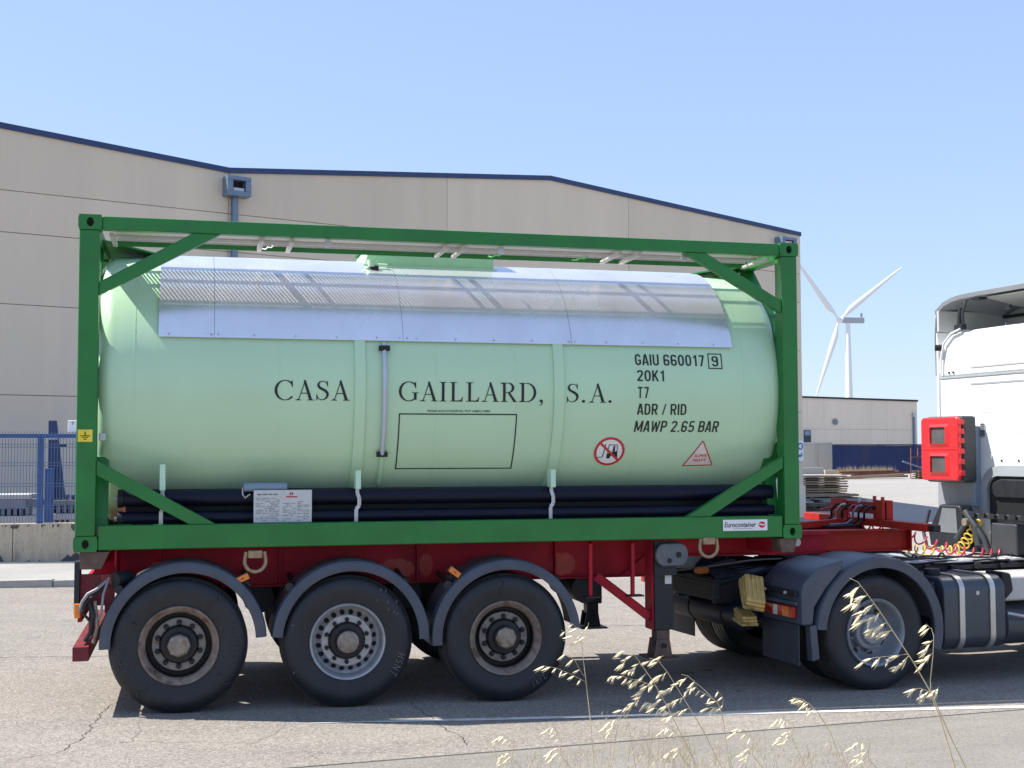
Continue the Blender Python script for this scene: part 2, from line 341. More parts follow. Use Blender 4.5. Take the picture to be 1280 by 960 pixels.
# open joint between road gutter and near pavement, and two meandering cracks
DIRT = M('dark_joint_dirt', (.06, .055, .048), .95, var=.3, vs=20)
mb = MB(); xs = [-12+.5*i for i in range(64)]
for a, b in zip(xs[:-1], xs[1:]):
    ea, eb = edgeY(a)+.003, edgeY(b)+.003
    mb.add([(a, ea, gz(a)+.006), (b, eb, gz(b)+.006), (b, eb+.05, gz(b)+.006), (a, ea+.05, gz(a)+.006)], [(0, 1, 2, 3)])
tag(mb.build('pavement_joint', DIRT, flat=True), 'dark dirt joint along the edge of the near pavement', 'joint', kind='structure')
mb = MB(); random.seed(31)
for (x0, y0_), (x1, y1_), n in (((.33, .55), (.05, -1.2), 46), ((-2.6, 3.2), (1.0, 3.0), 60), ((2.2, 4.6), (8.5, 4.1), 80), ((2.62, .1), (2.75, -1.5), 34)):
    P = []; off = 0
    for i in range(n+1):
        off = off*.93+random.uniform(-.022, .022); t = i/n; x = x0+(x1-x0)*t; y = y0_+(y1_-y0_)*t
        if abs(y1_-y0_) > abs(x1-x0): x += off
        else: y += off
        P.append((x, y, random.uniform(.003, .009)))
    for (xa, ya, wa), (xb_, yb_, wb) in zip(P[:-1], P[1:]):
        if abs(y1_-y0_) > abs(x1-x0): mb.add([(xa-wa/2, ya, gz(xa)+.0035), (xa+wa/2, ya, gz(xa)+.0035), (xb_+wb/2, yb_, gz(xb_)+.0035), (xb_-wb/2, yb_, gz(xb_)+.0035)], [(0, 1, 2, 3)])
        else: mb.add([(xa, ya-wa, gz(xa)+.0035), (xb_, yb_-wb, gz(xb_)+.0035), (xb_, yb_+wb, gz(xb_)+.0035), (xa, ya+wa, gz(xa)+.0035)], [(0, 1, 2, 3)])
tag(mb.build('road_crack', DIRT, flat=True, recalc=False), 'thin meandering cracks in the pale asphalt', 'crack', kind='structure')
# far kerb + sidewalk (children: kerb stones)
sw = sheet('sidewalk', [-30, -9, -4, 0, .9], [9.93, 13.2], lambda x, y: gz(x)+.105, SIDEW); tag(sw, 'pale concrete sidewalk in front of the low wall', 'sidewalk')
ORG['sidewalk'] = Vector()
kme = None
for i in range(24):
    x0 = -.1-i*1.0-.0
    if i == 0: x0 = -.1
    mb = MB(); g = gz(x0+.5); mb.box(x0+.006, x0+.994, 9.78, 9.925, g-.03, g+.11)
    mb.build('kerb_stone', KERBM, sw, bevel=.012)
# oil stain
mb = MB()
for cx, cy, rx, ry in ((5.35, 1.05, .16, .07), (5.62, 1.15, .08, .05), (5.18, .55, .04, .02), (5.5, .1, .03, .015)):
    n = 22; pts = []
    for k in range(n):
        q = 1+.35*sin(3*k+cx*9)*random.random(); pts.append((cx+rx*q*cos(2*pi*k/n), cy+ry*q*sin(2*pi*k/n), gz(cx)+.003))
    mb.add(pts, [tuple(range(n))])
tag(mb.build('oil_stain', OIL, flat=True), 'small black oil spots on the shaded asphalt', 'stain', kind='structure')

# ---------------------------------------------------------------- warehouse
AW = radians(90-70.5)
wh = thing('warehouse', (-3.21, 19.536, 0), 'large beige concrete panel warehouse with blue roof edge behind the tank container', 'warehouse', rz=AW)
roof = [(-14.2, 8.9), (-4.6, 9.60), (5.18, 8.92), (14.75, 9.86), (24.8, 9.18)]
def rz_(u):
    for (a, za), (b, zb) in zip(roof[:-1], roof[1:]):
        if a <= u <= b: return za+(zb-za)*(u-a)/(b-a)
cols = [-14.2, -7.3, -1.1, 5.18, 11.35, 17.6, 24.8]; rows = [-.1, 3.3, 5.305, 6.895, 7.825]
for a, b in zip(cols[:-1], cols[1:]):
    g = .007
    for c, d in zip(rows[:-1], rows[1:]):
        MB().box(a+.004, b-.004, 0, .14, c+g, d-g*.6).build('wall_panel', WALLP, wh, bevel=.008, seg=1)
    us = [a+.004]+[r[0] for r in roof if a+.01 < r[0] < b-.01]+[b-.004]
    MB().prism([(a+.004, 7.825+g), (b-.004, 7.825+g)]+[(u, rz_(u)-.05) for u in reversed(us)], 0, .14).build('wall_panel', WALLP, wh, bevel=.008, seg=1)
MB().prism([(-14.2, -.1), (24.79, -.1)]+[(u, z-.12) for u, z in reversed(roof)], .09, .3).build('wall_core', WALLD, wh)
for (a, za), (b, zb) in zip(roof[:-1], roof[1:]):
    MB().prism([(a, za-.10), (b, zb-.10), (b, zb+.03), (a, za+.03)], -.05, .34).build('roof_flashing', FLASH, wh)
    MB().prism([(a, za-.16), (b, zb-.16), (b, zb-.02), (a, za-.02)], .36, 46).xf(lambda p: (p[0]+.649*max(0, p[1]-.36), p[1], p[2])).build('roof', CABL, wh)
MB().box(24.64, 24.795, .301, 46, -.1, 9.1).xf(lambda p: (p[0]+.649*max(0, p[1]-.31), p[1], p[2])).build('side_wall', WALLP, wh)
MB().box(24.30, 24.86, -.03, .10, -.1, .92).build('plinth', SHEDW, wh, bevel=.01)
def hopper(u0, u1, z0, z1, pu, slot):
    mb = MB(); y0 = -.36
    mb.box(u0, u1, y0, -.002, z0, z0+.12); mb.box(u0, u1, y0, -.002, z1-.10, z1); mb.box(u0, u0+.14, y0, -.002, z0+.121, z1-.101); mb.box(u1-.14, u1, y0, -.002, z0+.121, z1-.101)
    h = mb.build('rain_hopper', PIPEB, wh, bevel=.01)
    MB().box(u0+.141, u1-.141, -.10, -.06, z0+.121, z1-.101).build('hopper_back', DARK, h)
    MB().box(u0+.17, u1-.16, -.30, -.2, z0+.13, z0+.20).build('hopper_lip', GALV, h)
    MB().box(pu-.07, pu+.07, -.17, -.01, .1, z0-.002).build('downpipe', PIPEB, wh, bevel=.012)
hopper(5.02, 5.62, 8.22, 8.70, 5.30, True)
hopper(23.62, 24.28, 8.60, 8.93, 23.95, True)
# round blue sign at the corner
sg = thing('wall_sign', (0, 0, 0), 'white sign with a blue ring on the right corner of the warehouse', 'sign')
sg.location = (-3.21+24.62*cos(AW), 19.536+24.62*sin(AW), 2.05); sg.rotation_euler = (0, 0, AW); ORG.pop(sg.name, None)
MB().box(-.14, .14, -.05, -.012, -.34, .34).build('sign_plate', WHITEV, sg)
BLUES = M('sign_blue', (.02, .09, .35), .4)
MB().lathe([(.075, 0), (.115, 0), (.115, .006), (.075, .006)], (0, -.060, .15), n=28, closed=True).build('sign_ring', BLUES, sg)
MB().box(-.07, .02, -.058, -.052, -.20, -.12).box(.04, .08, -.058, -.052, -.18, -.06).build('sign_mark', BLUES, sg)

# ---------------------------------------------------------------- low wall, mesh fence
lw = thing('low_wall', (-6, 13.2, 0), 'low stained concrete wall carrying the blue mesh fence', 'wall')
for i in range(7):
    x1 = .9-i*3.0; x0 = x1-3.0; g = gz((x0+x1)/2)
    MB().box(x0+.004, x1-.004, 13.2, 13.42, g-.1, .81).build('wall_section', CONC, lw, bevel=.012)
MOULD = M('black_mould', (.085, .085, .08), .95, var=.35, vs=12)
mb = MB(); random.seed(8); x = -20.; zt_ = .12; top_ = .03
while x < .85:
    x2 = x+random.uniform(.015, .05); zn = max(.03, min(.26, zt_+random.uniform(-.06, .06))); mb.add([(x, 13.196, .0), (x2, 13.196, .0), (x2, 13.196, .06+zn), (x, 13.196, .06+zt_)], [(0, 1, 2, 3)]); zt_ = zn
    tn = max(0, min(.22, top_+random.uniform(-.07, .07)))
    if top_ > .02: mb.add([(x, 13.196, .79), (x2, 13.196, .79), (x2, 13.196, .785-tn), (x, 13.196, .785-top_)], [(0, 1, 2, 3)])
    top_ = tn; x = x2
tag(mb.build('mould_stain', MOULD, lw, flat=True, recalc=False), kind='stuff')
fe = thing('mesh_fence', (-6, 13.3, .81), 'blue welded mesh fence with square posts on the low wall', 'fence')
for i in range(7):
    x = .82-2.5*i
    MB().box(x-.05, x+.05, 13.26, 13.36, .811, 2.29).build('fence_post', FENCEB, fe, bevel=.006)
MB().box(-16, .88, 13.275, 13.345, 2.291, 2.36).build('top_rail', FENCEB, fe, bevel=.006)
mb = MB(); x = -7.0
while x < .85:
    mb.box(x-.0045, x+.0045, 13.25, 13.258, .83, 2.40); x += .05
for z in (2.18, 2.13, 1.86, 1.81, 1.50, 1.45, 1.12, 1.07): mb.box(-7, .85, 13.24, 13.2495, z-.005, z+.005)
tag(mb.build('wire_mesh', WIREB, fe, flat=True), kind='stuff')
sb = thing('notice_board', (-.85, 13.3, 2.4), 'white notice board above the mesh fence at the edge of the green corner post', 'sign')
MB().box(-1.24, -.35, 13.31, 13.335, 2.385, 2.60).build('board', WHITEV, sb, bevel=.01)
mb = MB(); slab(mb, fit(bfont('F', bold=.01), -1.17, -1.135, 2.515, 2.575), lambda u, v: (u, 13.305, v)); mb.build('lettering', TXTG, sb, flat=True)
# blue steel column behind the fence
bc = thing('steel_column', (-1.55, 14.4, .05), 'dark blue tapered steel column standing behind the mesh fence', 'column')
mb = MB(); mb.prism([(-1.66, 1.22), (-1.36, 1.22), (-1.53, 2.62), (-1.67, 2.62)], 14.35, 14.47); mb.build('tapered_shaft', FLASH, bc, bevel=.01)
MB().box(-1.70, -1.55, 14.2, 14.33, .05, 1.75).build('post', FENCEB, bc, bevel=.008)
MB().box(-1.49, -1.36, 14.38, 14.44, 2.14, 2.19).build('arm', DARK, bc)
MB().box(-1.69, -1.50, 14.32, 14.36, 2.27, 2.31).build('collar', BEAMW, bc)
# stacks of profiles
def stack(y0, x0, x1, layers, label, group=None):
    t = thing('steel_profile_stack', ((x0+x1)/2, y0, .05), label, 'steel stack', group)
    for (za, zb, m, kind) in layers:
        if kind == 'beam':
            for k in range(3): MB().box(x0+random.uniform(-.1, .1), x1+random.uniform(-.15, .15), y0+k*.32, y0+k*.32+.26, za, zb).build('steel_beam', m, t, bevel=.006, seg=1)
        else:
            xx = x0+.05
            while xx < x1-.1:
                MB().box(xx, xx+random.uniform(.03, .07), y0+.06, y0+.8, za+.002, zb-.002).build('spacer', m, t); xx += random.uniform(.09, .13)
    return t
stack(14.6, -4.9, -1.95, [(.08, .30, RUSTB, 'beam'), (.31, .50, BEAMG, 'beam'), (.51, .66, RUSTB, 'beam'), (.665, .74, BEAMG, 'gap'), (.745, .88, BEAMW, 'beam'), (.885, 1.02, BEAMG, 'gap'), (1.025, 1.18, BEAMG, 'beam'), (1.185, 1.27, BEAMW, 'beam')], 'tall stack of grey and rusty steel profiles left of the blue fence post')
stack(14.9, -1.8, .7, [(.08, .40, BEAMG, 'beam'), (.41, .60, RUSTB, 'beam'), (.605, .78, BEAMW, 'gap'), (.785, .9, BEAMW, 'beam'), (.905, 1.06, BEAMG, 'gap'), (1.065, 1.15, BEAMG, 'beam'), (1.155, 1.24, FLASH, 'gap')], 'stack of steel profiles right of the blue fence post')

# ---------------------------------------------------------------- far side: shed, annex, blue fence, turbine, scrap
CP = Vector((.86068, -10.325, 2.0337))
def wallthing(name, P0, P1, label, cat):
    P0 = Vector(P0); P1 = Vector(P1); d = P1-P0
    t = thing(name, (P0.x, P0.y, -.1), label, cat, rz=math.atan2(d.y, d.x) or 1e-6); ORG.pop(t.name, None); return t, Vector((d.x, d.y)).length
k = 140/120
def sc(p, k): p = Vector(p); return CP+(p-CP)*k
a = sc((56.387, 99.376, 7.068), k); b = sc((70.641, 103.04, 6.946), k)
sh, Ls = wallthing('storage_shed', a, b, 'long grey beige industrial shed below the wind turbine', 'building')
H0, H1 = a.z+.1, b.z+.1
n = 9
for i in range(n):
    u0, u1 = -4+(Ls+4)*i/n, -4+(Ls+4)*(i+1)/n
    for z0, z1 in ((0, 4.57), (4.60, None)):
        if z1 is None: MB().prism([(u0+.007, z0), (u1-.007, z0), (u1-.007, H0+(H1-H0)*u1/Ls), (u0+.007, H0+(H1-H0)*u0/Ls)], 0, .2).build('wall_panel', SHEDW, sh)
        else: MB().box(u0+.007, u1-.007, 0, .2, z0, z1).build('wall_panel', SHEDW, sh)
MB().box(-4, Ls-.01, .10, 30, 0, H1-.1).build('shed_body', SHEDW, sh)
MB().prism([(-4, H0-4*(H1-H0)/Ls-.02), (Ls+.1, H1-.02), (Ls+.1, H1+.2), (-4, H0+.2)], -.12, .5).build('roof_flashing', DARK, sh)
w_ = MB().box(.1, 1.1, -.06, -.002, 3.0, 4.45).build('window', FLASH, sh)
MB().box(.18, 1.02, -.08, -.062, 3.9, 4.35).build('pane', BLUEG, w_); MB().box(.18, 1.02, -.08, -.062, 3.05, 3.8).build('pane', EXTK, w_)
MB().box(Ls-.75, Ls-.5, -.2, -.01, 0, H1-1.8).build('downpipe', PIPEB, sh)
MB().box(Ls-.85, Ls-.4, -.3, -.01, H1-1.79, H1-1.35).build('rain_hopper', GALV, sh)
MB().lathe([(.02, 0), (.34, .05), (.34, .2), (.2, .25)], (4.6, -.26, 5.4), n=16).build('vent_cover', BEAMG, sh)
a = sc((51.0, 90.7, 2.68), 128/110); b = sc((54.273, 89.825, 2.64), 128/110)
an, La = wallthing('annex', a, b, 'cream rendered annex at the left end of the blue corrugated fence', 'building')
MB().box(-2, La, 0, 6, 0, a.z+.1).build('wall', ANNEX, an, bevel=.03); MB().box(-2.05, La+.05, -.08, 6.05, a.z+.101, a.z+.25).build('coping', BEAMW, an)
MB().box(La-1.6, La-1.5, -.1, -.01, .2, a.z).build('downpipe', ANNEX, an)
k = 125/108
a = sc((53.303, 88.009, 2.53), k); b = sc((53.303+2*(56.696-53.303), 88.009+2*(78.914-88.009), 2.0), k)
a2 = sc((53.303, 88.009, 2.53), k)
bl, Lb = wallthing('corrugated_fence', a, sc((59.6, 86.3, 2.4), k), 'tall dark blue corrugated metal fence in front of the grey shed', 'fence')
hb = a.z+.1; npan = 12
for i in range(npan):
    u0 = Lb*1.35*i/npan; u1 = Lb*1.35*(i+1)/npan+.02; m_ = 10; pts = []
    for j in range(m_*4+1):
        u = u0+(u1-u0)*j/(m_*4); ph = j % 4; pts.append((u, .0 if ph in (0, 1) else .06))
    top = hb+(random.random()-.5)*.02
    mb = MB(); mb.add([(u, y, 0) for u, y in pts]+[(u, y, top) for u, y in pts], [(j, j+1, len(pts)+j+1, len(pts)+j) for j in range(len(pts)-1)]); mb.build('corrugated_sheet', CORR, bl, flat=True, recalc=False)
MB().box(0, Lb*1.35, -.04, .12, hb+.015, hb+.11).build('top_rail', DARK, bl)
gl = thing('kerb_block', tuple(sc((47.6, 81.3, 0), 1.2)[:2])+(-.1,), 'long low grey concrete block in front of the cream annex', 'concrete block')
p = gl.location; MB().box(p.x-3, p.x+1.6, p.y, p.y+.5, -.1, .5).build('block', KERBM, gl, bevel=.03)
MB().box(p.x+1.62, p.x+3, p.y-.3, p.y+.3, -.1, .28).build('slab', CONC, gl, bevel=.02)
# turbine
hub = Vector((471.2, 857.6, 100.4))
tu = thing('wind_turbine', (477.6, 856.1, 0), 'tall white three bladed wind turbine above the shed', 'wind turbine')
def blade(tip, L=61.8):
    tip = Vector(tip); d = (tip-hub).normalized(); view = (hub-CP).normalized(); s = d.cross(view).normalized()
    st = [(1.5, 1.5, 1.6), (6, 1.9, 1.9), (12, 4.4, 1.8), (20, 4.2, 1.2), (35, 3.1, .9), (50, 2.1, .6), (58, 1.4, .4), (61.8, .4, .2)]
    mb = MB(); n = 10; o = 0; vs = []; fs = []
    for i, (t, c, th) in enumerate(st):
        for q in range(n):
            an_ = 2*pi*q/n; off = .18*c if i > 1 else 0
            vs.append(hub+d*t+s*(c/2*cos(an_)+off)+view*(th/2*sin(an_)))
    for i in range(len(st)-1):
        for q in range(n): fs.append((i*n+q, i*n+(q+1) % n, (i+1)*n+(q+1) % n, (i+1)*n+q))
    fs += [tuple(range(n)), tuple((len(st)-1)*n+q for q in range(n-1, -1, -1))]
    mb.add(vs, fs); return mb.build('blade', TURB, tu)
for t in ((516.7, 844.0, 139.8), (442.2, 862.6, 141.8), (455.0, 864.7, 43.5)): blade(t)
nd = Vector((486.6, 853.9, 100.0))-Vector((473.5, 857.2, 100.2)); nd.normalize()
MB().beam(hub+nd*2.6, hub+nd*18.5, 4.2, 4.4).build('nacelle', BLUEG if False else M('nacelle_grey', (.42, .45, .50), .5), tu, bevel=.5)
MB().beam(hub+nd*16.5+Vector((0, 0, 2.2)), hub+nd*16.5+Vector((0, 0, 5.2)), 1.2, 2.0).build('cooler', M('cooler_grey', (.35, .38, .43), .5), tu)
hb_ = MB().tube([hub-nd*2.6, hub-nd*2.0, hub-nd*.5, hub+nd*2.4], [.4, 1.3, 2.0, 2.1], 16).build('hub', TURB, tu)
tc = hub+nd*6.5
MB().lathe([(3.5, 0), (3.0, 30), (2.3, 70), (1.6, 98.4)], (tc.x, tc.y, 0), 'z', n=24).build('tower', TURB, tu)

def planks(name, c, L, W, n, layers, mats, label, cat='timber', skew=0.15, th=.07, gap=.03):
    t = thing(name, c, label, cat); c = Vector(c)
    for l in range(layers):
        for i in range(n):
            y = c.y-W/2+W*(i+.5)/n; dx = random.uniform(-.12, .12)*L*.4; a = random.uniform(-skew, skew)*.5; z = c.z+l*(th+gap)
            MB().beam((c.x-L/2+dx, y-a, z+th/2), (c.x+L/2+dx, y+a, z+th/2+random.uniform(0, .02)), W/n*.85, th).build('plank', random.choice(mats), t)
        if gap > .02 and l < layers-1:
            for q in (-.35, 0, .35): MB().box(c.x+q*L-.05, c.x+q*L+.05, c.y-W/2, c.y+W/2, c.z+l*(th+gap)+th+.002, c.z+(l+1)*(th+gap)-.002).build('bearer', WOODD, t)
    return t
planks('timber_pile', (30.7, 47.6, -.09), 2.9, 1.4, 6, 8, [WOOD, WOOD, RINGM, WOODD], 'tall pile of weathered pallets and boards beside the warehouse corner', th=.075, gap=.045)
planks('timber_pile', (28.0, 41.3, -.09), 2.8, 1.2, 5, 2, [WOODD, WOODD, WOOD], 'low dark board heap in front of the tall pallet pile', th=.09, gap=.05, skew=.6)
planks('timber_pile', (25.9, 36.2, -.09), 2.0, 1.2, 4, 2, [WOODD, DARK, BEAMG], 'flat heap of dark scrap boards on the yard beside the warehouse', th=.08, gap=.05, skew=.8)
planks('timber_pile', (22.9, 31.9, -.09), 1.5, 1.0, 4, 2, [WOODD, DARK], 'nearest black scrap heap left of the trailer coupling panel', th=.10, gap=.06, skew=.9)
q = sc((48.2, 72.9, 0), 1.08)
t = thing('beam_pile', (q.x, q.y, -.09), 'long pile of rusty beams and pale poles before the blue corrugated fence', 'scrap pile')
for i in range(9):
    MB().beam((q.x-2.6+random.uniform(-.4, .4)+(i % 3)*.5, q.y-.5+i*.14, .02+.13*(i % 4)), (q.x+2.4+random.uniform(-.5, .9), q.y-.7+i*.14, .10+.13*(i % 4)), .16, .15).build('beam', random.choice([RUSTB, RUSTB, WOOD, RUSTP]), t)
MB().beam((q.x-3.2, q.y-1.4, 0), (q.x+2.2, q.y-1.2, .22), .24, .22).build('beam', WOOD, t)
q = sc((51.6, 72.1, 0), 1.08)
t = thing('metal_trestle', (q.x, q.y, -.09), 'rusty metal frame leaning behind the red extinguisher box', 'trestle')
for dx in (-.5, .1, .7): MB().beam((q.x+dx-.15, q.y, -.09), (q.x+dx+.2, q.y+.5, 2.3), .07, .07).build('leg', RUSTB, t)
MB().beam((q.x-1.5, q.y-.3, 1.25), (q.x+.9, q.y-.1, .55), .12, .10).build('bar', PIPEB, t)
MB().beam((q.x-.6, q.y, 1.55), (q.x+.9, q.y, 1.65), .06, .06).build('bar', RUSTB, t)
planks('pallet_pile', (q.x+.2, q.y-1.2, -.09), 2.4, 1.0, 4, 5, [RUSTB, RUSTP, WOODD], 'rusty pallet pile at the foot of the metal frame', cat='pallets', th=.08, gap=.06)
# weeds along the far fence
mb = MB(); random.seed(3)
for i in range(260):
    f = random.random(); P0 = sc((53.3+f*4.2, 86.8-f*1.2, 0), 1.12); h = random.uniform(.2, .9)
    for j in range(3):
        x = P0.x+random.uniform(-.3, .3); y = P0.y+random.uniform(-.6, .6); hh = h*random.uniform(.6, 1); l = random.uniform(-.2, .2)
        mb.add([(x-.03, y, -.1), (x+.03, y, -.1), (x+l, y, hh)], [(0, 1, 2)])
tag(mb.build('weeds', STRAW, flat=True, recalc=False), 'dry weeds growing along the foot of the blue corrugated fence', 'weeds', kind='stuff')

# ================================================================ TANK CONTAINER
L_, W_, ZB, ZT = 6.058, 2.438, 1.28, 3.871
TY, TZ, TR = 1.219, 2.58, 1.14
tk = thing('tank_container', (3.03, 1.22, ZB), 'green framed tank container with pale mint tank and steel sunshield on the red trailer', 'tank container')
# corner castings with an oval hole
def casting(x0, y0, z0, sx, sy):
    w, d, h = .178, .162, .118
    mb = MB(); x1 = x0+w; z1 = z0+h; yf = y0; yb = y0+d*sy; cx = x0+w*.5; cz = z0+h*.5; n = 20
    hole = []; out = []
    for k in range(n):
        a = 2*pi*k/n; hole.append((cx+.027*cos(a), cz+.036*sin(a)))
        c, s_ = cos(a), sin(a); m_ = max(abs(c)/(w/2), abs(s_)/(h/2)); out.append((cx+c/m_, cz+s_/m_))
    o = 0; vs = [(p[0], yf, p[1]) for p in out]+[(p[0], yf, p[1]) for p in hole]+[(p[0], yf+.06*sy, p[1]) for p in hole]+[(p[0], yb, p[1]) for p in out]
    fs = []
    for k in range(n):
        j = (k+1) % n
        fs += [(k, j, n+j, n+k), (n+k, n+j, 2*n+j, 2*n+k), (k, 3*n+k, 3*n+j, j)]
    fs += [tuple(2*n+k for k in range(n)), tuple(3*n+k for k in range(n))]
    mb.add(vs, fs); c = mb.build('corner_casting', GREEN, tk, ang=50)
    MB().lathe([(.0005, 0), (.025, 0)], (cx, yf+.055*sy, cz), n=16).build('lock_hole', BLK, c)
for sy, y0 in ((1, -.004), (-1, W_+.004)):
    for x0 in (-.006, L_-.172):
        for z0 in (ZB-.006, ZT-.112): casting(x0, y0, z0, 1, sy)
for x0, x1 in ((.004, .152), (5.905, 6.050)):
    for y0, y1 in ((0, .15), (W_-.15, W_)):
        MB().box(x0, x1, y0, y1, ZB+.1125, ZT-.1125).build('corner_post', GREEN, tk, bevel=.010)
for y0, y1 in ((.004, .09), (W_-.09, W_-.004)):
    MB().box(.1725, L_-.1725, y0, y1, ZT-.108, ZT-.004).build('top_rail', GREEN, tk, bevel=.008)
    MB().box(.1725, L_-.1725, y0, y1+(.03 if y0 < 1 else 0), ZB+.006, ZB+.192).build('bottom_rail', GREEN, tk, bevel=.010)
for x0, x1 in ((.02, .13), (5.928, 6.035)):
    MB().box(x0, x1, .1585, W_-.1585, ZT-.13, ZT-.01).build('end_rail', GREEN, tk, bevel=.008)
    MB().box(x0, x1, .1585, W_-.1585, ZB+.01, ZB+.17).build('end_rail', GREEN, tk, bevel=.008)
# side braces (front coordinates read off the photograph's proportions, mirrored at the back)
BR = [[(.1525, 3.356), (.853, 3.7625), (1.069, 3.7625), (.1525, 3.251)], [(4.99, 3.7625), (5.198, 3.7625), (5.9045, 3.365), (5.9045, 3.253)],
      [(.1525, 1.973), (.1525, 1.86), (.853, 1.4725), (1.055, 1.4725)], [(4.991, 1.4725), (5.211, 1.4725), (5.9045, 1.888), (5.9045, 1.991)]]
for poly in BR:
    for y0, y1 in ((.016, .085), (W_-.085, W_-.016)): MB().prism(poly, y0, y1).build('diagonal_brace', GREEN, tk, bevel=.006)
# end frame braces
for x in (.075, 5.982):
    for s in (1, -1):
        yc = TY; 
        MB().beam((x, yc-s*.30, ZT-.12), (x, yc-s*1.09, 2.95), .07, .11, up=(1, 0, 0)).build('end_brace', GREEN, tk, bevel=.006)
        MB().beam((x, yc-s*.42, ZB+.16), (x, yc-s*1.09, 2.15), .07, .11, up=(1, 0, 0)).build('end_brace', GREEN, tk, bevel=.006)
# tank shell with dished ends
prof = []
Rk = .22; xa, xb = .26, 5.84
for i in range(9): # left head from apex
    t = i/8; r = t*.88; prof.append((max(r, .001), .045+.045*(t**2.2)))
for i in range(1, 9):
    a = pi/2*i/8; prof.append((.88+.26*sin(a), .09+.17*(1-cos(a))))
for i in range(1, 40): prof.append((TR, xa+(xb-xa)*i/40))
rp_ = []
for i in range(9): t = i/8; r = t*.93; rp_.append((max(r, .001), .030+.035*(t**2.4)))
for i in range(1, 9): a = pi/2*i/8; rp_.append((.93+.21*sin(a), .065+.145*(1-cos(a))))
for r, x in reversed(rp_): prof.append((r, 6.06-x))
MB().lathe(prof, (0, TY, TZ), 'x', n=128).build('tank_shell', MINT, tk, ang=60)
def on(x, z, dr=.0):
    s = max(-1, min(1, (z-TZ)/TR)); a = math.asin(s); return (x, TY-(TR+dr)*cos(a), TZ+(TR+dr)*s)
def arc(name, x0, x1, a0, a1, r0, r1, mat, parent=tk, n=40, bevel=0):
    """curved sheet round the tank; a measured from the front (-y) upward"""
    vs = []; fs = []
    for i in range(n+1):
        a = a0+(a1-a0)*i/n
        for x, r in ((x0, r0), (x1, r0), (x1, r1), (x0, r1)): vs.append((x, TY-r*cos(a), TZ+r*sin(a)))
    for i in range(n):
        for k in range(4): fs.append((i*4+k, i*4+(k+1) % 4, i*4+4+(k+1) % 4, i*4+4+k))
    fs += [(0, 1, 2, 3), (n*4+3, n*4+2, n*4+1, n*4)]
    return MB().add(vs, fs).build(name, mat, parent, bevel=bevel)
D_ = radians
# weld seams and bands
for x in (.42, 1.545, 2.82, 3.50, 4.60, 5.57): arc('weld_seam', x-.004, x+.004, D_(-75), D_(250), TR-.004, TR+.0022, MINT, n=64)
for x in (.585, 5.64): arc('weld_seam', x-.007, x+.007, D_(-75), D_(250), TR-.012, TR+.001, MINT, n=64)
for x in (2.19, 3.875): arc('stiffening_band', x-.045, x+.045, D_(-62), D_(242), TR-.003, TR+.022, MINT, n=64, bevel=.006)
# sunshield sheets
aL = math.asin((2.945-TZ)/1.155)
seams = [.60, 1.03, 2.55, 4.00, 5.475]
for i, (a, b) in enumerate(zip(seams[:-1], seams[1:])):
    sh_ = arc('sunshield_sheet', a+(.0 if i == 0 else .0015), b+(0 if i == 3 else -.0015), aL, pi-aL, TR+.022+(i % 2)*.0012, TR+.0265+(i % 2)*.0012, STEEL, n=60)
mb = MB(); x = .68
while x < 5.45:
    p = on(x, 2.963, .027); mb.tube([p, (p[0], p[1]-.006, p[2]+.002)], .008, 6); x += .33
for s in seams[1:-1]:
    for dx in (-.03, .03):
        p = on(s+dx, 2.965, .028); mb.tube([p, (p[0], p[1]-.006, p[2]+.002)], .007, 6)
tag(mb.build('rivets', GALV, tk), kind='stuff')
# walkways: gratings carried between top rails and the tank
def walkway(y0, y1, s):
    wlk = MB().box(.20, 5.86, y1-.012 if s > 0 else y0, y1 if s > 0 else y0+.012, 3.735, 3.80).build('walkway', GREEN, tk)
    ym = y0+.27 if s > 0 else y1-.27
    MB().box(.22, 5.84, *((y0+.004, ym) if s > 0 else (ym, y1-.004)), 3.786, 3.800).build('solid_plank', GALVP, wlk, bevel=.003)
    g0, g1 = (ym+.004, y1-.0125) if s > 0 else (y0+.0125, ym-.004)
    n = 2; pw = (g1-g0-.004)/n
    for i in range(n):
        a = g0+i*(pw+.004); b = a+pw
        MB().box(.22, 5.84, a, a+.010, 3.775, 3.800).box(.22, 5.84, b-.010, b, 3.775, 3.800).build('plank_edge', GALVP, wlk)
    mb = MB(); x = .235
    while x < 5.83:
        mb.box(x, x+.0145, g0+.0105, g0+pw-.0105, 3.794, 3.7985); mb.box(x, x+.0145, g0+pw+.0145, g1-.0105, 3.794, 3.7985); x += .032
    g = mb.build('grating', GALVP, wlk, flat=True, recalc=False); tag(g, kind='stuff')
    for x in (.22, 1.38, 1.62, 2.9, 3.05, 4.42, 4.6, 5.80):
        MB().box(x, x+.035, y0, y1, 3.728, 3.7565).build('cross_bracket', GALVP, wlk)
    return wlk
walkway(.10, .64, 1); walkway(W_-.64, W_-.10, -1)
for x in (1.9, 3.35, 5.0):
    MB().box(x, x+.05, .095, .115, 3.70, 3.76).build('walkway_clip', GALV, tk)
for x, m_ in ((3.34, GREEN), (4.10, GREEN), (1.42, GALV)):
    mb = MB(); p = [(x+.02*i, .42-.05*i, 3.726-.012*(i % 2)) for i in range(5)]; mb.tube(p, .008, 6); mb.build('seal_wire', M('bright_green_strap', (.12, .55, .12), .5) if m_ is GREEN else GALV, tk)
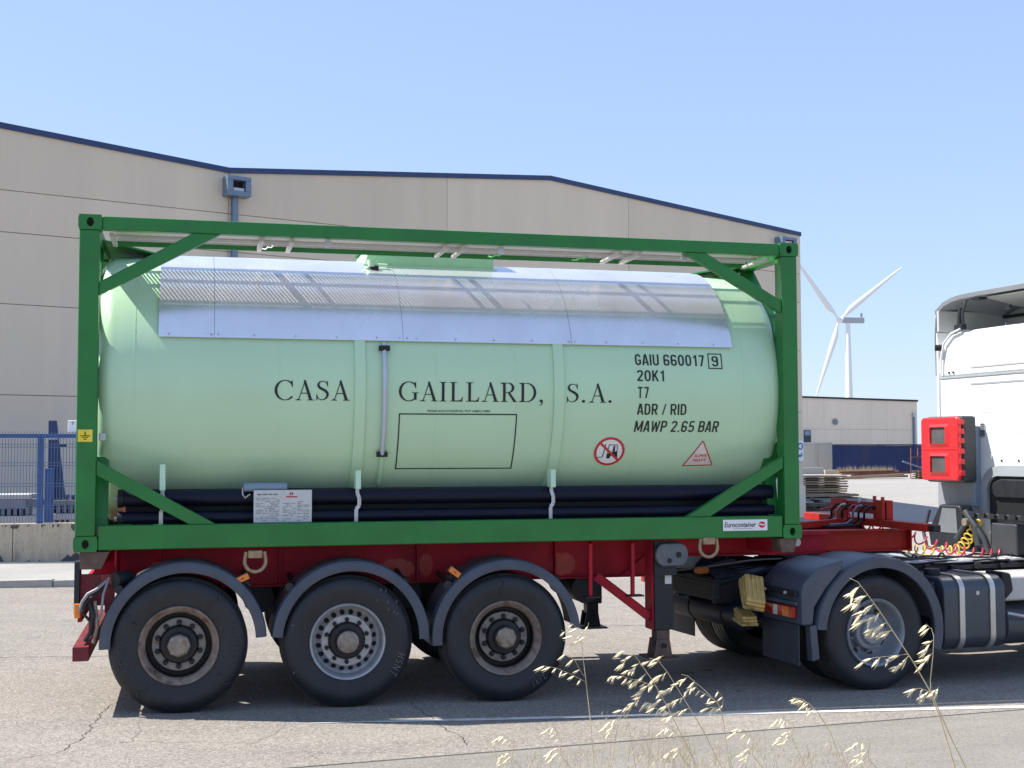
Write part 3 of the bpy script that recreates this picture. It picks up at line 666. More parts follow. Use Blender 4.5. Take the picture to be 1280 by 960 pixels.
# spill box on top with lid and valve
sbx = MB().prism([(2.30, 3.62), (3.48, 3.62), (3.48, 3.86), (2.36, 3.86)], .80, 1.68).build('spill_box', M('spill_box_mint', (.42, .72, .42), .4), tk, bevel=.012)
MB().box(2.34, 3.50, .78, 1.70, 3.862, 3.885).build('lid', GREEN, sbx, bevel=.004)
MB().box(2.32, 3.50, .765, .798, 3.64, 3.665).build('drip_edge', MINTB, sbx)
v_ = MB().tube([(2.36, .70, 3.64), (2.36, .70, 3.70)], .035, 12).tube([(2.29, .70, 3.66), (2.5, .70, 3.66)], .014, 8).build('air_valve', MINTB, tk)
MB().tube([(2.36, .69, 3.63), (2.42, .67, 3.63)], .018, 8).build('valve_handle', BLK, v_)
# sloping green plates at both ends of the top (between tank head and end frame)
MB().add([(5.40, .95, 3.712), (5.93, .72, 3.80), (5.93, 1.75, 3.80), (5.40, 1.55, 3.712), (5.40, .95, 3.70), (5.93, .72, 3.785), (5.93, 1.75, 3.785), (5.40, 1.55, 3.70)], [(0, 1, 2, 3), (7, 6, 5, 4), (0, 4, 5, 1), (1, 5, 6, 2), (2, 6, 7, 3), (3, 7, 4, 0)]).build('head_plate', M('lit_green_plate', (.05, .36, .08), .4), tk)  # right plate: sunlit look put into a brighter green
MB().add([(.66, .95, 3.712), (.13, .72, 3.80), (.13, 1.75, 3.80), (.66, 1.55, 3.712), (.66, .95, 3.70), (.13, .72, 3.785), (.13, 1.75, 3.785), (.66, 1.55, 3.70)], [(0, 1, 2, 3), (7, 6, 5, 4), (0, 4, 5, 1), (1, 5, 6, 2), (2, 6, 7, 3), (3, 7, 4, 0)]).build('head_plate', GREEN, tk)
# saddles at the ends: skirt ring plate between head and end frame
for x0, x1 in ((.131, .30), (5.76, 5.927)):
    MB().lathe([(.70, x0), (.70, x1), (.722, x1), (.722, x0)], (0, TY, TZ), 'x', n=64, closed=True).build('tank_skirt', GREEN, tk)
    for yy in (.16, 2.20): MB().prism([(yy, ZB+.175), (yy+.08, ZB+.175), (yy+.08+(.10 if yy < 1 else -.10), 2.0), (yy+(.10 if yy < 1 else -.10), 2.0)], x0 if x0 < 1 else x1-.10, x0+.10 if x0 < 1 else x1, 'x').build('saddle_plate', GREEN, tk)
# tubes and hangers along the foot of the tank
for sy in (1, -1):
    Y = lambda y: y if sy > 0 else W_-y
    for zc, yc, r in ((1.672, .225, .066), (1.515, .20, .052)):
        t_ = MB().tube([(.33, Y(yc), zc), (5.88, Y(yc), zc)], r, 24).build('hose_tube', NAVY, tk)
        MB().tube([(.305, Y(yc), zc), (.345, Y(yc), zc)], r+.006, 24).build('end_cap', BLK, t_)
        MB().tube([(.28, Y(yc), zc), (.304, Y(yc), zc)], .02, 8).build('cap_latch', GALV, t_)
for x in (.645, 2.18, 3.825):
    z = 1.94 if x < 1 else 1.885
    MB().box(x-.022, x+.022, .085, .20, 1.735, z).build('hanger_bracket', MINTB, tk, bevel=.004)
    mb = MB(); pts = [(x, .15, 1.735), (x, .15, 1.70), (x+.015, .145, 1.66), (x+.015, .145, 1.60), (x-.01, .14, 1.57), (x-.01, .14, 1.47)]
    for p, q in zip(pts[:-1], pts[1:]): mb.beam(p, q, .03, .006, up=(0, 1, 0))
    mb.build('tube_hanger', GALV, tk)
MB().box(.36, 5.84, .31, .322, 1.455, 1.74).build('tube_gap_shade', BLK, tk)  # added black panel, stands in for the dark shade behind the tubes
# conduit with clamps
mb = MB(); mb.tube([on(2.388, 2.92, .030)]+[on(2.388, 2.92-.045*i, .030) for i in range(1, 21)], .020, 12); cd = mb.build('conduit', M('conduit_grey', (.50, .54, .62), .35, .4), tk)
mb = MB(); mb.tube([on(2.39, 2.02-.04*i, .012) for i in range(7)], .018, 10); mb.build('conduit', MINT, tk)
for z in (2.885, 2.015):
    p = on(2.388, z, .030); MB().box(p[0]-.045, p[0]+.045, p[1]-.026, p[1]+.012, z-.022, z+.022).build('clamp', BLK, cd, bevel=.005)
# document tube, data plate
MB().tube([(1.27, .14, 1.755), (1.61, .14, 1.755)], .034, 16).build('document_tube', BLUEG, tk)
mb = MB(); mb.tube([(1.262, .14, 1.755), (1.262, .125, 1.70), (1.28, .12, 1.67), (1.32, .12, 1.70)], .006, 6); mb.build('tube_cord', GALV, tk)
dp = MB().box(1.347, 1.807, .092, .104, 1.474, 1.732).build('data_plate', GREYV, tk, bevel=.003)
mb = MB(); y = .0895; random.seed(11)
def ln(x0, x1, z, h=.005): mb.add([(x0, y, z), (x1, y, z), (x1, y, z+h), (x0, y, z+h)], [(0, 1, 2, 3)])
for c0, c1 in ((1.365, 1.55), (1.575, 1.68), (1.69, 1.79)):
    z = 1.665 if c0 < 1.5 else 1.635
    while z > 1.485:
        q = c0
        while q < c1-.02:
            l = random.uniform(.015, .06); 
            if random.random() < .8: ln(q, min(c1, q+l), z, .0045)
            q += l+.012
        z -= .0135
tag(mb.build('plate_print', TXTG, dp, flat=True), kind='stuff')
mb = MB(); [ln(1.375+.042*i, 1.41+.042*i, 1.692, .012) for i in range(4)]; tag(mb.build('plate_heading', TXTG, dp, flat=True), kind='stuff')
mb = MB(); ln(1.60, 1.69, 1.672, .010); ln(1.632, 1.640, 1.69, .022); ln(1.648, 1.656, 1.69, .022); ln(1.632, 1.656, 1.7, .005); mb.build('plate_emblem', REDV, dp, flat=True)
# lettering --------------------------------------------------------------
def tank_letters(name, vf, x0, zmid_h, mat, dr=.0035, step=.02, parent=None):
    """vf already fitted to x / arc-height metres (v = arc length above the tank axis)"""
    vs, fs = vf
    bm = bmesh.new(); bv = [bm.verts.new((p[0], 0, p[1])) for p in vs]
    for f in fs:
        try: bm.faces.new([bv[i] for i in f])
        except ValueError: pass
    lo = min(p[1] for p in vs); hi = max(p[1] for p in vs); z = lo+step
    while z < hi:
        bmesh.ops.bisect_plane(bm, geom=bm.verts[:]+bm.edges[:]+bm.faces[:], plane_co=(0, 0, z), plane_no=(0, 0, 1)); z += step
    bm.verts.index_update(); mb = MB()
    pts = []
    for v in bm.verts:
        a = v.co.z/TR; pts.append((v.co.x, TY-(TR+dr)*cos(a), TZ+(TR+dr)*sin(a)))
    mb.add(pts, [tuple(v.index for v in f.verts) for f in bm.faces]); bm.free()
    return mb.build(name, mat, parent or tk, flat=True)
def arcv(z): return TR*math.asin((z-TZ)/TR)
# hand drawn roman capitals, cap height 1
def stroke(pts, ws):
    vs = []; fs = []
    for i, p in enumerate(pts):
        q0 = pts[max(0, i-1)]; q1 = pts[min(len(pts)-1, i+1)]; dx, dy = q1[0]-q0[0], q1[1]-q0[1]; l = math.hypot(dx, dy) or 1
        nx, ny = -dy/l, dx/l; w_ = ws[i]/2; vs += [(p[0]+nx*w_, p[1]+ny*w_), (p[0]-nx*w_, p[1]-ny*w_)]
    for i in range(len(pts)-1): fs.append((2*i, 2*i+1, 2*i+3, 2*i+2))
    return vs, fs
def join(*parts):
    V = []; F = []
    for vs, fs in parts:
        o = len(V); V += vs; F += [tuple(i+o for i in f) for f in fs]
    return V, F
def rect(x0, x1, y0, y1): return [(x0, y0), (x1, y0), (x1, y1), (x0, y1)], [(0, 1, 2, 3)]
def poly(*p): return list(p), [tuple(range(len(p)))]
def bar(x0, y0, x1, y1, w_): return poly((x0-w_/2, y0), (x0+w_/2, y0), (x1+w_/2, y1), (x1-w_/2, y1))
def serif(x, y, w_, up): s = 1 if up else -1; return join(rect(x-w_/2, x+w_/2, min(y, y+s*.028), max(y, y+s*.028)), poly((x-w_*.28, y+s*.028), (x+w_*.28, y+s*.028), (x+w_*.16, y+s*.07), (x-w_*.16, y+s*.07)))
def ell(cx, cy, rx, ry, a0, a1, tmax, tmin, n=26):
    pts = []; ws = []
    for i in range(n+1):
        a = radians(a0+(a1-a0)*i/n); pts.append((cx+rx*cos(a), cy+ry*sin(a))); ws.append(tmin+(tmax-tmin)*abs(cos(a))**1.3)
    return stroke(pts, ws)
ST = .115; TH = .035
def G_I(): return join(rect(.13, .13+ST, .02, .98), serif(.13+ST/2, 0, .33, 1), serif(.13+ST/2, 1, .33, 0)), .38
def G_L(): return join(rect(.13, .13+ST, .02, .98), serif(.13+ST/2, 1, .34, 0), rect(.02, .60, 0, .03), poly((.24, .03), (.58, .03), (.62, .24), (.595, .24), (.53, .10), (.45, .058), (.24, .052))), .66
def G_A(): return join(bar(.13, 0.01, .40, .99, TH), poly((.36, 1.02), (.42, 1.02), (.70, .01), (.57, .01), (.345, .93)), rect(.21, .56, .335, .375), serif(.12, 0, .25, 1), serif(.635, 0, .30, 1)), .76
def G_C(): return join(ell(.44, .5, .375, .49, 42, 318, ST, TH), poly((.70, .98), (.745, .98), (.755, .66), (.725, .66), (.685, .80)), poly((.715, .20), (.76, .24), (.73, .15), (.67, .085))), .80
def G_G(): return join(ell(.44, .5, .375, .49, 42, 305, ST, TH), poly((.70, .98), (.745, .98), (.755, .66), (.725, .66), (.685, .80)), rect(.66, .66+ST, .07, .42), serif(.717, .45, .30, 0)), .86
def G_D(): return join(rect(.13, .13+ST, .02, .98), serif(.13, 0, .24, 1), serif(.13, 1, .24, 0), rect(.13, .36, 0, .035), rect(.13, .36, .965, 1), ell(.36, .5, .375, .483, -90, 90, ST, TH)), .84
def G_R(): return join(rect(.13, .13+ST, .02, .98), serif(.13+ST/2, 0, .33, 1), serif(.10, 1, .2, 0), rect(.13, .38, .965, 1), rect(.2, .38, .475, .51), ell(.36, .738, .215, .245, -90, 90, ST, TH), poly((.33, .49), (.44, .49), (.74, .0), (.60, .0)), rect(.58, .78, 0, .028)), .77
def G_S():
    pts = [(.50, .80), (.44, .93), (.31, .975), (.17, .93), (.115, .80), (.15, .67), (.26, .585), (.39, .51), (.49, .41), (.515, .27), (.46, .12), (.32, .025), (.19, .04), (.10, .13), (.065, .27)]
    ws = [.03, .035, .036, .06, .09, .11, .12, .125, .12, .10, .075, .04, .035, .035, .03]
    # smooth once (Chaikin)
    for _ in range(2):
        P = [pts[0]]; Wd = [ws[0]]
        for i in range(len(pts)-1):
            a, b = pts[i], pts[i+1]
            for t in (.25, .75): P.append((a[0]*(1-t)+b[0]*t, a[1]*(1-t)+b[1]*t)); Wd.append(ws[i]*(1-t)+ws[i+1]*t)
        pts, ws = P+[pts[-1]], Wd+[ws[-1]]
    return join(stroke(pts, ws), poly((.485, .99), (.515, .99), (.525, .70), (.50, .70), (.47, .82)), poly((.05, 0), (.08, 0), (.10, .16), (.075, .31), (.045, .31))), .60
def G_dot(): return poly(*[(.12+.075*cos(2*pi*k/14), .065+.075*sin(2*pi*k/14)) for k in range(14)]), .30
def G_com(): return join(poly(*[(.12+.075*cos(2*pi*k/14), .065+.075*sin(2*pi*k/14)) for k in range(14)]), poly((.19, .07), (.20, .02), (.17, -.10), (.06, -.20), (.05, -.18), (.12, -.10), (.13, 0))), .30
GL = {'I': G_I, 'L': G_L, 'A': G_A, 'C': G_C, 'G': G_G, 'D': G_D, 'R': G_R, 'S': G_S, '.': G_dot, ',': G_com}
def roman(txt, track=.06):
    x = 0; parts = []
    for ch in txt:
        (vs, fs), adv = GL[ch](); parts.append(([(p[0]+x, p[1]) for p in vs], fs)); x += adv+track
    return join(*parts)
def fitw(vf, x0, x1, y0, y1cap):
    """x fitted to the given span, y scaled by cap height 1"""
    vs, fs = vf; a = min(p[0] for p in vs); b = max(p[0] for p in vs)
    return [(x0+(p[0]-a)/(b-a)*(x1-x0), y0+p[1]*(y1cap-y0)) for p in vs], fs
zl0, zl1 = arcv(2.452), arcv(2.612)
for txt, a, b in (('CASA', 1.503, 2.108), ('GAILLARD,', 2.508, 3.735), ('S.A.', 3.945, 4.345)):
    tank_letters('company_lettering', fitw(roman(txt), a, b, zl0, zl1), 0, 0, INK)
# condensed bold capitals for the markings, drawn as strokes in a cell 0.5 wide, 1 high
KT = .135
def kb(x0, y0, x1, y1, w_=None): return stroke([(x0, y0), (x1, y1)], [w_ or KT]*2)
def ks(cx, cy, rx, ry, a0, a1, e=.72, n=22):
    P = []
    for i in range(n+1):
        a = radians(a0+(a1-a0)*i/n); c, s = cos(a), sin(a); P.append((cx+rx*math.copysign(abs(c)**e, c), cy+ry*math.copysign(abs(s)**e, s)))
    return stroke(P, [KT]*len(P))
def kflip(g): return [(.5-x, 1-y) for x, y in g[0]], g[1]
def k_six(): return join(ks(.25, .285, .18, .217, 0, 360), kb(.07, .28, .07, .70), ks(.25, .69, .18, .242, 10, 180))
def k_P(): return join(kb(.07, 0, .07, 1), kb(.07, .932, .26, .932), kb(.07, .465, .26, .465), ks(.25, .698, .185, .234, -90, 90))
KG = {'0': lambda: ks(.25, .5, .18, .432, 0, 360, n=32), 'G': lambda: join(ks(.25, .5, .18, .432, 25, 330, n=30), kb(.43, .10, .43, .50), kb(.26, .435, .49, .435)),
      'A': lambda: join(kb(.045, 0, .225, 1), kb(.455, 0, .275, 1), kb(.12, .26, .38, .26, .11)), 'I': lambda: kb(.07, 0, .07, 1),
      'U': lambda: join(kb(.07, .30, .07, 1), kb(.43, .30, .43, 1), ks(.25, .32, .18, .252, 180, 360)), '6': k_six, '9': lambda: kflip(k_six()),
      '1': lambda: join(kb(.27, 0, .27, 1), kb(.06, .76, .26, .90, .11)), '7': lambda: join(kb(.03, .932, .47, .932), kb(.41, .93, .18, 0)),
      '2': lambda: join(ks(.25, .70, .18, .232, 170, -18), kb(.42, .63, .09, .10), kb(.03, .068, .47, .068)), 'K': lambda: join(kb(.07, 0, .07, 1), kb(.44, 1, .13, .42), kb(.21, .58, .46, 0)),
      'T': lambda: join(kb(0, .932, .48, .932), kb(.24, 0, .24, .90)), 'D': lambda: join(kb(.07, 0, .07, 1), kb(.07, .932, .25, .932), kb(.07, .068, .25, .068), ks(.24, .5, .19, .432, -90, 90)),
      'P': k_P, 'R': lambda: join(k_P(), kb(.27, .47, .43, 0)), 'B': lambda: join(kb(.07, 0, .07, 1), kb(.07, .932, .26, .932), kb(.07, .515, .26, .515), kb(.07, .068, .26, .068), ks(.25, .722, .175, .21, -90, 90), ks(.25, .29, .19, .222, -90, 90)),
      '/': lambda: kb(.05, 0, .30, 1, .10), 'M': lambda: join(kb(.07, 0, .07, 1), kb(.61, 0, .61, 1), kb(.085, .98, .34, .12, .12), kb(.595, .98, .34, .12, .12)),
      'W': lambda: join(kb(.05, 1, .20, 0, .12), kb(.20, 0, .36, .92, .11), kb(.36, .92, .52, 0, .11), kb(.52, 0, .67, 1, .12)),
      '5': lambda: join(kb(.10, .932, .45, .932), kb(.11, .93, .09, .46, .12), ks(.24, .31, .19, .242, 135, -155)), '.': lambda: kb(.09, 0, .09, .14), ' ': None}
KA = {'I': .14, 'M': .68, 'W': .72, '/': .34, '.': .17, ' ': .16, '1': .40}
def sans(txt, x0, x1, z0, z1, bold=0, shear=0):
    """one part per character"""
    x = 0; glyphs = []
    for ch in txt:
        if KG[ch]: vs, fs = KG[ch](); glyphs.append(([(p[0]+x+shear*p[1], p[1]) for p in vs], fs))
        x += KA.get(ch, .5)+.115
    a = min(p[0] for g in glyphs for p in g[0]); b = max(p[0] for g in glyphs for p in g[0]); v0, v1 = arcv(z0), arcv(z1)
    for vs, fs in glyphs:
        tank_letters('container_marking', ([(x0+(p[0]-a)/(b-a)*(x1-x0), v0+p[1]*(v1-v0)) for p in vs], fs), 0, 0, INK)
sans('GAIU 660017', 4.565, 5.205, 2.778, 2.875)
sans('9', 5.275, 5.335, 2.778, 2.868)
vs = []; 
def ring4(x0, x1, v0, v1, t): return join(rect(x0, x1, v0, v0+t), rect(x0, x1, v1-t, v1), rect(x0, x0+t, v0+t, v1-t), rect(x1-t, x1, v0+t, v1-t))
tank_letters('check_digit_frame', ring4(5.240, 5.372, arcv(2.755), arcv(2.892), .009), 0, 0, INK)
sans('20K1', 4.575, 4.822, 2.640, 2.735)
sans('T7', 4.580, 4.680, 2.494, 2.590)
sans('ADR / RID', 4.578, 5.030, 2.352, 2.446)
sans('MAWP 2.65 BAR', 4.562, 5.345, 2.205, 2.300, shear=.10)
pf = tank_letters('label_frame', ring4(2.512, 3.515, arcv(1.893), arcv(2.352), .010), 0, 0, INK)
tank_letters('label_frame_caption', fit(bfont('PEGAR AQUI ETIQUETAS / PUT LABELS HERE', bold=.012), 2.75, 3.28, arcv(2.362), arcv(2.382)), 0, 0, INK)
# no-forklift sign
cx, cv = 4.365, arcv(2.035); rr = .138
def circ(r, n=36): return [(cx+r*cos(2*pi*k/n), cv+r*sin(2*pi*k/n)) for k in range(n)], [tuple(range(n))]
def annul(r0, r1, n=36): return [(cx+r*cos(2*pi*k/n), cv+r*sin(2*pi*k/n)) for r in (r0, r1) for k in range(n)], [(k, (k+1) % n, n+(k+1) % n, n+k) for k in range(n)]
ns = tank_letters('prohibition_sign', circ(rr), 0, 0, WHITEV, dr=.003)
T_ = lambda *p: poly(*[(cx+a*rr, cv+b*rr) for a, b in p])
S_ = lambda p, w_: stroke([(cx+a*rr, cv+b*rr) for a, b in p], [w_*rr]*len(p))
wheelp = lambda wx, wy, r: poly(*[(cx+(wx+r*cos(2*pi*k/14))*rr, cv+(wy+r*sin(2*pi*k/14))*rr) for k in range(14)])
truck = join(S_([(-.10, .48), (.48, .48)], .05), S_([(.46, .48), (.52, -.1)], .05), S_([(-.08, .48), (-.12, -.05)], .05), T_((-.15, -.10), (.12, -.10), (.2, .02), (.5, .04), (.58, -.30), (-.15, -.30)), wheelp(-.02, -.36, .13), wheelp(.46, -.36, .12), S_([(-.30, .55), (-.40, -.38)], .06), S_([(-.40, -.38), (-.78, -.40)], .05), T_((.18, .04), (.22, .28), (.34, .30), (.36, .04)), wheelp(.28, .35, .07))
tank_letters('forklift_symbol', truck, 0, 0, INK, dr=.0045, parent=ns)
tank_letters('red_ring', annul(rr*.84, rr), 0, 0, REDV, dr=.005, parent=ns)
tank_letters('red_bar', S_([(-.66, .60), (.66, -.60)], .15), 0, 0, REDV, dr=.0058, parent=ns)
# super heavy triangle
tr = [(5.070, arcv(1.912)), (5.345, arcv(1.918)), (5.215, arcv(2.128))]
ht = tank_letters('weight_triangle', (tr, [(0, 1, 2)]), 0, 0, M('pale_pink_sticker', (.74, .66, .63), .4), dr=.003)
mb = [stroke([tr[i], tr[(i+1) % 3]], [.010, .010]) for i in range(3)]
tank_letters('triangle_border', join(*mb), 0, 0, REDV, dr=.0042, parent=ht)
tank_letters('triangle_lettering', fit(bfont('SUPER', bold=.012, shear=.2), 5.155, 5.275, arcv(1.985), arcv(2.012)), 0, 0, REDV, dr=.0045, parent=ht)
tank_letters('triangle_lettering', fit(bfont('HEAVY', bold=.012, shear=.2), 5.15, 5.28, arcv(1.948), arcv(1.974)), 0, 0, REDV, dr=.0045, parent=ht)
# sticker on the bottom rail, earth symbol on the post, lug on the tank
st = MB().box(5.322, 5.736, -.0015, .0035, 1.348, 1.444).build('maker_sticker', WHITEV, tk)
mb = MB(); slab(mb, fit(bfont('Eurocontainer', bold=.016, shear=.25), 5.333, 5.632, 1.379, 1.423), lambda u, v: (u, -.0030, v)); mb.build('sticker_lettering', M('sticker_ink', (.05, .055, .075), .5), st, flat=True)
mb = MB(); [mb.add([(5.42+.02*i, -.0030, 1.363), (5.434+.02*i, -.0030, 1.363), (5.434+.02*i, -.0030, 1.368), (5.42+.02*i, -.0030, 1.368)], [(0, 1, 2, 3)]) for i in range(9)]; tag(mb.build('sticker_small_print', TXTG, st, flat=True), kind='stuff')
mb = MB(); cxx, czz = 5.685, 1.398
mb.add([(cxx+.032*cos(2*pi*k/24), -.0030, czz+.028*sin(2*pi*k/24)) for k in range(24)], [tuple(range(24))]); em = mb.build('sticker_emblem', REDV, st, flat=True)
mb = MB(); mb.add([(cxx-.028+.01*i, -.0042, czz+.004*sin(i*1.3)-.004) for i in range(7)]+[(cxx-.028+.011*i, -.0042, czz+.004*sin(i*1.3)+.006) for i in range(7)], [(i, i+1, 8+i, 7+i) for i in range(6)]); mb.build('emblem_swoosh', WHITEV, em, flat=True)
ep = MB().box(.016, .124, -.003, -.0005, 2.116, 2.210).build('earth_plate', YELV, tk)
mb = MB()
for x0, x1, z0, z1 in ((.066, .074, 2.165, 2.195), (.035, .105, 2.158, 2.165), (.050, .09, 2.145, 2.151), (.060, .08, 2.132, 2.138)): mb.add([(x0, -.0042, z0), (x1, -.0042, z0), (x1, -.0042, z1), (x0, -.0042, z1)], [(0, 1, 2, 3)])
mb.build('earth_symbol', INK, ep, flat=True)
MB().box(.165, .215, .09, .13, 2.125, 2.185).build('earth_lug', GALV, tk, bevel=.006)

# ================================================================ SEMI TRAILER
tl = thing('semi_trailer', (3.0, 1.22, 0), 'three axle dark red container chassis semi trailer carrying the tank container', 'semi trailer')
random.seed(5)
YB = (.70, 1.60)   # webs of the main beams (near face .70)
def ibeam(x0, x1, z0, z1, y, s, mat, name='main_beam'):
    mb = MB(); t = .012
    mb.box(x0, x1, y, y+.012, z0+.0125, z1-.0125)
    mb.box(x0, x1, y-.065, y+.075, z0, z0+.012).box(x0, x1, y-.065, y+.075, z1-.012, z1)
    return mb.build(name, mat, tl)
for y in (.76, 1.66):
    ibeam(.10, 5.02, .905, 1.272, y, 1, RED)
    ibeam(5.021, 6.70, 1.075, 1.265, y, 1, RED, 'neck_beam'); 
    ibeam(6.701, 7.55, 1.085, 1.290, y, 1, RED2, 'neck_beam')
    MB().box(6.0, 6.70, y-.064, y+.074, 1.2655, 1.290).build('neck_top_plate', RED, tl)
    MB().prism([(4.62, .9045), (5.02, .9045), (5.30, 1.0745), (5.021, 1.0745), (5.021, 1.2)], y-.03, y+.04).build('neck_gusset', RED, tl)
    MB().box(7.551, 7.563, y-.07, y+.08, 1.08, 1.295).build('neck_end_plate', RED2, tl)
# side outrigger skin: the red face seen under the container between ribs
for sy in (1, -1):
    Y = lambda y: y if sy > 0 else W_-y
    for x in ((.18, 4.02, 4.78) if sy < 0 else (.30,)):
        a, b = sorted((Y(.10), Y(.694)))
        MB().prism([(Y(.10), 1.272), (Y(.694), 1.272), (Y(.694), .925), (Y(.58), .925), (Y(.10), 1.16)], x-.006, x+.006, 'x').build('outrigger', RED, tl)
for x in (.30, 1.45, 2.75, 4.05, 4.85, 5.9, 6.9, 7.5):
    z0 = .95 if x < 5 else 1.10
    MB().box(x-.05, x+.05, .7725, 1.5945, z0, 1.24).build('cross_member', RED, tl)
MB().box(.15, 5.0, .84, 1.59, 1.19, 1.20).build('deck_plate', RED, tl)
# vertical rib lines and freshly painted patches on the near web
for x in (.62, 1.60, 2.775, 4.02, 4.36, 4.745):
    MB().box(x-.007, x+.007, .698, .7595, .918, 1.259).build('web_stiffener', RED, tl)
PATCHR = M('bright_repair_red', (.46, .022, .008), .4, var=.2, vs=12)
for x, z, rx, rz2 in ((2.60, 1.02, .16, .09), (4.10, 1.03, .12, .10), (2.86, 1.05, .06, .10)):
    n = 26; pts = [(x+rx*(1+.10*sin(3*k))*cos(2*pi*k/n), .7575, z+rz2*(1+.12*cos(2.3*k))*sin(2*pi*k/n)) for k in range(n)]
    MB().add(pts, [tuple(range(n))]).build('repair_patch', PATCHR, tl, flat=True)
# wheels ---------------------------------------------------------------
def tyre_mesh(R=.525, W=.385, rim=.30):
    p = [(rim-.01, .05), (rim, .018), (rim+.015, .012), (.36, .004), (.40, -.006), (.43, -.008), (.46, -.002), (.485, .010), (.50, .024), (R-.013, .038), (R-.003, .052), (R, .062)]
    for g in (.105, .165, .215, .275): p += [(R, g-.008), (R-.012, g-.005), (R-.012, g+.005), (R, g+.008)]
    p += [(R, W-.062), (R-.003, W-.052), (.50, W-.024), (.46, W), (.40, W), (rim, W-.02), (rim-.01, W-.05)]
    return p
def polar_text(mb, body, r, a_mid, h, y, sp=1.25, xs=1.0, bold=.02):
    """letters standing on a circle, read clockwise, y toward viewer"""
    vs, fs = bfont(body, bold=bold); a = min(p[0] for p in vs); b = max(p[0] for p in vs); hh = max(p[1] for p in vs)
    pts = []
    for p in vs:
        u = (p[0]-(a+b)/2)/hh*h*xs; v = p[1]/hh*h; an = a_mid-u/r; pts.append(((r+v)*cos(an), y, (r+v)*sin(an)))
    mb.add(pts, fs)
RIMD = M('dusty_wheel_disc', (.26, .235, .21), .7, .1, var=.25, vs=14, col2=(.12, .07, .05), ms=9, thr=(.55, .7), mix2=.8)
SCR = {'H': [((0, 0), (.1, 1)), ((.5, 0), (.6, 1)), ((.05, .5), (.55, .55))], 'S': [((.55, .9), (.15, .85)), ((.15, .85), (.1, .6)), ((.1, .6), (.5, .4)), ((.5, .4), (.45, .1)), ((.45, .1), (0, .05))],
       'N': [((0, 0), (.05, 1)), ((.05, 1), (.5, .05)), ((.5, .05), (.6, 1))], '1': [((.3, 0), (.35, 1)), ((.05, .95), (.6, 1))], 'Z': [((0, 1), (.55, .95)), ((.55, .95), (0, 0)), ((0, 0), (.6, .05))], '/': [((.2, 0), (.35, .9))], 'V': [((0, .9), (.25, 0)), ((.25, 0), (.5, .9))]}
def scribble(mb, txt, r, a0, h, y):
    """hand-drawn chalk strokes standing on the sidewall, running clockwise from angle a0"""
    rnd = random.Random(len(txt)+int(r*1000)); x = 0
    for ch in txt:
        for p, q in SCR[ch]:
            pts = []
            for i in range(5):
                t = i/4; u = (x+p[0]+(q[0]-p[0])*t+rnd.uniform(-.03, .03))*h*.9; v = (p[1]+(q[1]-p[1])*t+rnd.uniform(-.03, .03))*h; an = a0-u/r
                pts.append(((r+v)*cos(an), y, (r+v)*sin(an)))
            mb.tube(pts, .0013, 4)
        x += .85
